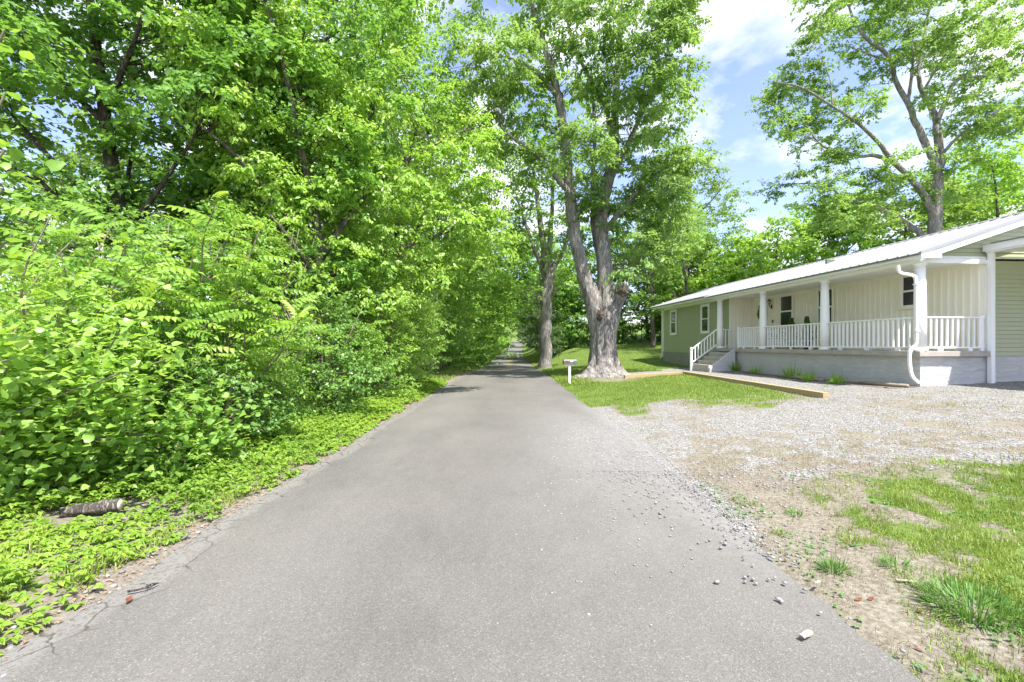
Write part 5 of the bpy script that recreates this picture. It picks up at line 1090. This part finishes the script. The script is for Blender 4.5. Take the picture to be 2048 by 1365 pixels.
# boxelder: bright boughs cascading towards the road
def boxelder():
    x0, y0 = -5.0, 11.4; g = gz(x0, y0); rs = np.random.RandomState(12)
    def P(px, py, r, Y): x, y, z = wp(px, py, Y); return (x, y, z, r)
    limbs = [[(x0, y0, g, .2), (x0+.1, y0, g+1.2, .17), P(640, 520, .14, 11.6), P(620, 380, .11, 11.4), P(590, 240, .08, 11), P(560, 100, .05, 10.6), P(520, -40, .02, 10.4)],
             [P(640, 520, .1, 11.6), P(700, 430, .08, 12), P(770, 350, .06, 12.4), P(850, 300, .04, 12.8), P(930, 260, .02, 13)],
             [P(640, 500, .09, 11.6), P(560, 420, .07, 10.8), P(480, 320, .05, 10.2), P(400, 250, .02, 9.8)],
             [P(640, 560, .09, 11.6), P(740, 520, .07, 12.2), P(850, 480, .05, 13), P(960, 440, .03, 13.6), P(1020, 420, .015, 14)],
             [P(640, 600, .08, 11.6), P(620, 540, .06, 10.8), P(580, 480, .04, 10.0), P(540, 430, .02, 9.6)]]
    B = [(370, 55, 22, 3), (390, 110, 32, 5), (440, 130, 38, 6), (420, 200, 42, 7), (480, 230, 45, 8), (450, 290, 45, 7), (530, 280, 48, 8), (520, 350, 50, 8), (600, 330, 48, 8), (590, 400, 50, 8), (660, 390, 45, 7), (470, 390, 40, 6), (650, 450, 45, 7), (720, 440, 42, 7), (560, 470, 40, 6),
         (590, 60, 50, 7), (550, 130, 45, 7), (640, 130, 45, 7), (620, 210, 45, 7), (700, 190, 40, 6), (540, 20, 50, 7), (690, 270, 42, 6), (760, 300, 38, 6), (770, 370, 40, 6), (830, 340, 38, 6), (840, 400, 40, 7), (900, 320, 38, 6), (940, 250, 36, 6), (960, 300, 36, 6), (920, 380, 40, 7), (980, 380, 36, 6), (900, 450, 40, 7), (970, 450, 36, 7), (1005, 490, 26, 5), (940, 510, 34, 6), (860, 510, 40, 7),
         (790, 450, 40, 6), (780, 520, 40, 6), (690, 520, 42, 6), (700, 590, 40, 5), (620, 530, 40, 5), (830, 570, 36, 5), (610, -60, 60, 6), (500, -50, 60, 6), (640, 600, 38, 4), (760, 110, 40, 4), (800, 230, 36, 4), (890, 560, 30, 4), (780, 610, 34, 4)]
    blobs = []
    for (px, py, rp, nn) in B:
        Y = 9.8+3.8*(px-370)/640+rs.uniform(-.5, .5); x, y, z = wp(px, py, Y); r = rp/F*Y; blobs.append((x, y, z, r, r*1.2, r*.8, int(nn*2.0)))
    make_tree('boxelder_tree', 'bright light green tree cascading from the upper left toward the road', 'tree', (x0, y0, g), limbs, blobs, 'bright', .12, 66, .42, M_BARKM, None, 8, 3, T_SIMPLE, 301, .012, 6, .8, .6, branch_share=.5, bias=.08)
boxelder()
# shrubs along the verge
sg = 'shrubs along the left verge'
def shrub(x, y, H, r, leaf, size, label, seed, n=10, nc=9, per=60, crad=.35, tmpl=T_SIMPLE, name='roadside_shrub', group=sg, **kw):
    rs = np.random.RandomState(seed); g = gz(x, y); limbs = []; blobs = []
    for k in range(6):
        a = rs.rand()*2*PI; limbs.append([(x+.08*math.cos(a), y+.08*math.sin(a), g, .03), (x+.3*r*math.cos(a), y+.3*r*math.sin(a), g+H*.45, .02), (x+.7*r*math.cos(a), y+.7*r*math.sin(a), g+H*.9, .008)])
    for k in range(n):
        a = rs.rand()*2*PI; q = rs.uniform(.3, .9)*r; h = rs.uniform(.12, .92)*H; sc = math.sqrt(max(.15, 1-(h/H)**2*.75)); blobs.append((x+q*sc*math.cos(a), y+q*sc*math.sin(a)*1.15, g+h, r*.42, r*.42, H*.16, nc))
    return make_tree(name, label, 'shrub', (x, y, g), limbs, blobs, leaf, size, per, crad, M_TWIG, group, 5, 3, tmpl, seed, .008, 5, **kw)
shrub(-4.3, 8.0, 2.2, 1.15, 'mid', .07, 'green bramble shrub in the middle of the left verge', 401, 14, 9, 60, .32)
shrub(-4.1, 9.8, 2.6, 1.2, 'vine', .075, 'silvery vine draped bush at the road edge below the bright boughs', 402, 16, 9, 64, .34, aspect=.8)
shrub(-4.0, 11.8, 2.8, 1.2, 'mid', .085, 'mid green bush just beyond the silvery vine bush', 403, 15, 9, 60, .36)
shrub(-4.1, 14.0, 3.2, 1.3, 'bright', .09, 'lighter bush hanging over the left asphalt edge', 404, 15, 9, 58, .4)
shrub(-4.2, 16.6, 3.2, 1.5, 'mid', .10, 'bush beside the first shadow on the road', 405, 16, 9, 56, .45)
shrub(-4.4, 20.0, 3.6, 1.8, 'mid', .12, 'bush on the left where the road passes into shade', 406, 18, 9, 52, .5)
shrub(-4.5, 24.5, 4.0, 2.1, 'dark', .13, 'dark bush on the left before the tunnel', 407, 18, 9, 50, .55)
shrub(-4.6, 30, 4.2, 2.4, 'mid', .15, 'bush on the left opposite the second trunk', 408, 18, 9, 48, .6)
shrub(-4.7, 37, 4.2, 2.6, 'mid', .17, 'bush at the left of the tunnel mouth', 409, 18, 9, 46, .7)
shrub(-3.95, 6.1, 1.2, .8, 'vine', .06, 'low round leaved bush in the shade at the left verge', 410, 12, 8, 54, .25, aspect=.85)
shrub(-5.2, 6.6, 2.6, 1.2, 'dark', .08, 'dark bush behind the pinnate saplings', 411, 14, 9, 60, .35)
shrub(-6.6, 8.4, 4.2, 1.7, 'dark', .09, 'dark tall bush in front of the woodland trunks', 412, 20, 9, 60, .45)
shrub(-8.6, 7.4, 3.4, 1.8, 'mid', .085, 'green bush at the far left behind the broad leaved shrub', 413, 20, 9, 60, .42)
shrub(-5.6, 10.4, 4.6, 1.5, 'mid', .10, 'tall green bush under the bright cascading boughs', 414, 20, 9, 60, .45)
shrub(-3.7, 5.15, .5, .5, 'bright', .05, 'low seedling patch of bright compound leaves above the log', 415, 9, 7, 44, .18)
shrub(-5.4, 14.4, 5.0, 1.6, 'mid', .11, 'tall bush filling the wall under the drooping branches', 416, 20, 9, 56, .5)
shrub(-5.5, 18.6, 5.5, 1.8, 'dark', .12, 'tall dark bush filling the wall beside the shaded road', 417, 20, 9, 54, .55)
# near shrubs whose leaves can be picked out
def frond(L=.42, pairs=7, ll=.085, droop=.35):
    ac = Acc(); t = np.linspace(0, 1, 7); P = np.stack([t*L, t*0, -droop*L*t**2], -1); V, T = tube(P, np.linspace(.0035, .001, 7), 3, False); ac.add(V, T, .35)
    for k in range(pairs):
        s = .16+.80*k/pairs; x = s*L; z = -droop*L*s*s
        for sd in (-1, 1):
            l = ll*(1-.35*abs(s-.45)); place(T_LEAF, np.array([[x, 0, z]]), np.array([[.45, sd*1., -.55-.25*s]]), np.array([[.1, sd*.35, 1.]]), l, l*.48, np.array([.45+.25*s]), ac)
    place(T_LEAF, np.array([[L, 0, -droop*L]]), np.array([[1, 0, -.8]]), np.array([[.4, 0, 1.]]), ll*.8, ll*.35, np.array([.8]), ac)
    return np.concatenate(ac.V), np.concatenate(ac.T), np.concatenate(ac.A)
FR = [frond(.42, 6, .105, .35), frond(.50, 7, .11, .5), frond(.34, 5, .10, .25)]
def frame(D, N):
    D = nrm(D); N = nrm(N-(N*D).sum(-1, keepdims=True)*D); return D, np.cross(N, D), N
def near_shrub(name, label, base, tips, tmpl_list, leafname, matname, scale, ind_max, per_stem, seed, spacing=.6, tipdrop=.3, jitter=.25, outward=(.5, -.5), stem=1.0, tilt=.22):
    """stems arch from the base to the tips; leaves along the stems. Nearest leaves are objects, the rest one mass"""
    rs = np.random.RandomState(seed); bx0, by0 = base; g = gz(bx0, by0); B = np.array([bx0, by0, g]); root = empty(name, tuple(B), label, 'shrub')
    ac = Acc(); Ps = []; Ds = []; Ns = []
    for tp in tips:
        tp = np.array(tp)-B; L = np.linalg.norm(tp); m = tp*.5+np.array([0, 0, .18*L])+rs.normal(0, .08*L, 3); a0 = rs.normal(0, .12, 3); a0[2] = 0
        q = smooth_path([(*a0, .022*stem), (*(m*.6), .016*stem), (*m, .012*stem), (*tp, .004)], 14); V, T = tube(q[:, :3], q[:, 3], 5, False); ac.add(V, T, .5)
        for k in range(per_stem):
            s = 1-spacing*rs.rand()**1.3; i = s*13; p = q[int(i), :3]*(1-(i % 1))+q[min(13, int(i)+1), :3]*(i % 1)
            ph = rs.rand()*2*PI; d = np.array([math.cos(ph), math.sin(ph), rs.uniform(-.15, .35)])+np.array([outward[0], outward[1], 0])*.8+nrm(tp)*.4
            Ps.append(p+rs.normal(0, jitter*.3, 3)); Ds.append(d); Ns.append(np.array([.15, -.25, 1.])+rs.normal(0, tilt, 3))
    link('stems', ac.mesh('stems', True), M_TWIG, root)
    P = np.array(Ps); D, X, N = frame(np.array(Ds), np.array(Ns)); n = len(P); sc = scale*rs.uniform(.7, 1.25, n)
    dist = np.linalg.norm(P+B-np.array([0, 0, EYE]), axis=1); order = np.argsort(dist*rs.uniform(.85, 1.15, n)); ind = order[:ind_max]; rest = order[ind_max:]
    meshes = []
    for j, (V, T, A) in enumerate(tmpl_list):
        for b in (-.32, -.12, .06, .28):
            me = npmesh(leafname, V, T, {'rnd': np.clip(A+b, 0, 1)}); me.materials.append(LM[matname]); meshes.append(me)
    for i in ind:
        o = link(leafname, meshes[rs.randint(len(meshes))], None, root); M = Matrix(((D[i, 0], X[i, 0], N[i, 0]), (D[i, 1], X[i, 1], N[i, 1]), (D[i, 2], X[i, 2], N[i, 2]))).to_4x4()
        o.matrix_local = Matrix.Translation(P[i]) @ M @ Matrix.Scale(float(sc[i]), 4)
    if len(rest):
        ac = Acc(); ti = rs.randint(0, len(tmpl_list), len(rest))
        for j, (V, T, A) in enumerate(tmpl_list):
            r = rest[ti == j]
            if not len(r): continue
            W = P[r][:, None]+(V[None, :, 0:1]*D[r][:, None]+V[None, :, 1:2]*X[r][:, None]+V[None, :, 2:3]*N[r][:, None])*sc[r][:, None, None]
            ac.add(W.reshape(-1, 3), (T[None]+(np.arange(len(r))*len(V))[:, None, None]).reshape(-1, T.shape[1]), np.clip(np.tile(A, len(r))+np.repeat(rs.normal(0, .22, len(r)), len(V)), 0, 1))
        o = link('foliage', ac.mesh('foliage'), LM[matname], root); o['kind'] = 'stuff'
    return root
def tips_px(L, rs, Ym, dY): return [wp(px, py, Ym+rs.uniform(-dY, dY)) for px, py in L]
rsn = np.random.RandomState(55)
A1 = [(100, 435), (180, 445), (260, 470), (120, 500), (230, 440), (300, 520), (60, 540), (170, 560), (270, 580), (340, 560), (90, 600), (200, 620), (310, 640), (380, 600), (40, 660), (250, 500), (140, 660), (350, 690), (420, 640), (20, 590), (200, 700), (300, 720)]
near_shrub('pinnate_sapling', 'bright yellow green sapling with long drooping pinnate leaves at the far left', (-5.6, 5.6), tips_px(A1, rsn, 5.6, .7), FR, 'compound_leaf', 'lime', 1.0, 150, 17, 501, .55, tilt=.38)
A2 = [(430, 410), (470, 450), (520, 460), (420, 480), (560, 520), (500, 520), (560, 580), (450, 560), (530, 620), (580, 600), (400, 540), (490, 660), (540, 680), (440, 620), (590, 560), (600, 640), (520, 580), (470, 720)]
near_shrub('pinnate_sapling', 'bright sapling with pinnate leaves reaching right over the middle of the shrubs', (-4.6, 7.0), tips_px(A2, rsn, 6.6, .6), FR, 'compound_leaf', 'lime', 1.0, 120, 15, 502, .5, tilt=.38)
def tleaf(t):
    V, T = t; return (np.concatenate([V, [[-.35, .015, .0], [-.35, -.015, .0], [0, 0, 0.001]]]), np.concatenate([T, [[len(V), len(V)+1, len(V)+2]]]), np.full(len(V)+3, .45))
BL = [tuple(tleaf((T_HEART[0]*np.array([1, .9, 1.0]), T_HEART[1]))), tuple(tleaf((T_LEAF[0]*np.array([1, .95, 1.3]), T_LEAF[1])))]
A3 = [(40, 640), (90, 700), (150, 680), (210, 700), (260, 740), (30, 760), (110, 780), (180, 790), (250, 810), (60, 840), (140, 860), (220, 880), (20, 900), (300, 800), (330, 720), (180, 740), (60, 700), (290, 860), (0, 820), (320, 870), (0, 700), (-40, 780), (-30, 640), (-50, 880), (240, 660), (120, 630)]
near_shrub('broad_leaved_shrub', 'large broad leaved green shrub filling the left edge above the ground cover', (-5.0, 4.5), tips_px(A3, rsn, 4.5, .55), BL, 'leaf', 'bright', .076, 290, 185, 503, .62, jitter=.7, tilt=.45, stem=.5)
A4 = [(330, 900), (380, 880), (430, 900), (360, 940), (300, 930), (410, 850), (460, 870), (340, 840), (400, 800), (480, 820), (440, 780)]
near_shrub('broad_leaved_shrub', 'lower mid green shrub with rounded leaves between the saplings and the verge', (-3.95, 5.2), tips_px(A4, rsn, 5.3, .5), BL, 'leaf', 'mid', .075, 120, 130, 504, .7, jitter=.6, tilt=.45, stem=.5)
A6 = [(60, 480), (150, 520), (250, 540), (350, 600), (80, 580), (180, 620), (300, 660), (400, 700), (450, 560), (380, 520), (220, 470), (480, 640), (40, 560), (330, 480), (500, 740), (120, 640)]
near_shrub('broad_leaved_shrub', 'soft green shrub filling in behind the two pinnate saplings', (-6.0, 6.6), tips_px(A6, rsn, 6.8, .5), BL, 'leaf', 'mid', .10, 100, 110, 506, .6, jitter=.8, tilt=.45, stem=.5)
# branch entering from the left edge, close to the camera
A5 = [(-10, 15), (10, 60), (-20, 230), (10, 300), (25, 470), (-10, 520), (5, 380), (-30, 120), (15, 720), (-15, 600), (10, 190)]
near_shrub('overhanging_sapling', 'sapling with large yellow green leaves entering at the extreme left edge', (-4.9, 3.2), [wp(px, py, 3.4) for px, py in A5], BL, 'leaf', 'lime', .085, 90, 20, 505, .25, jitter=.5, stem=.35, tilt=.5)
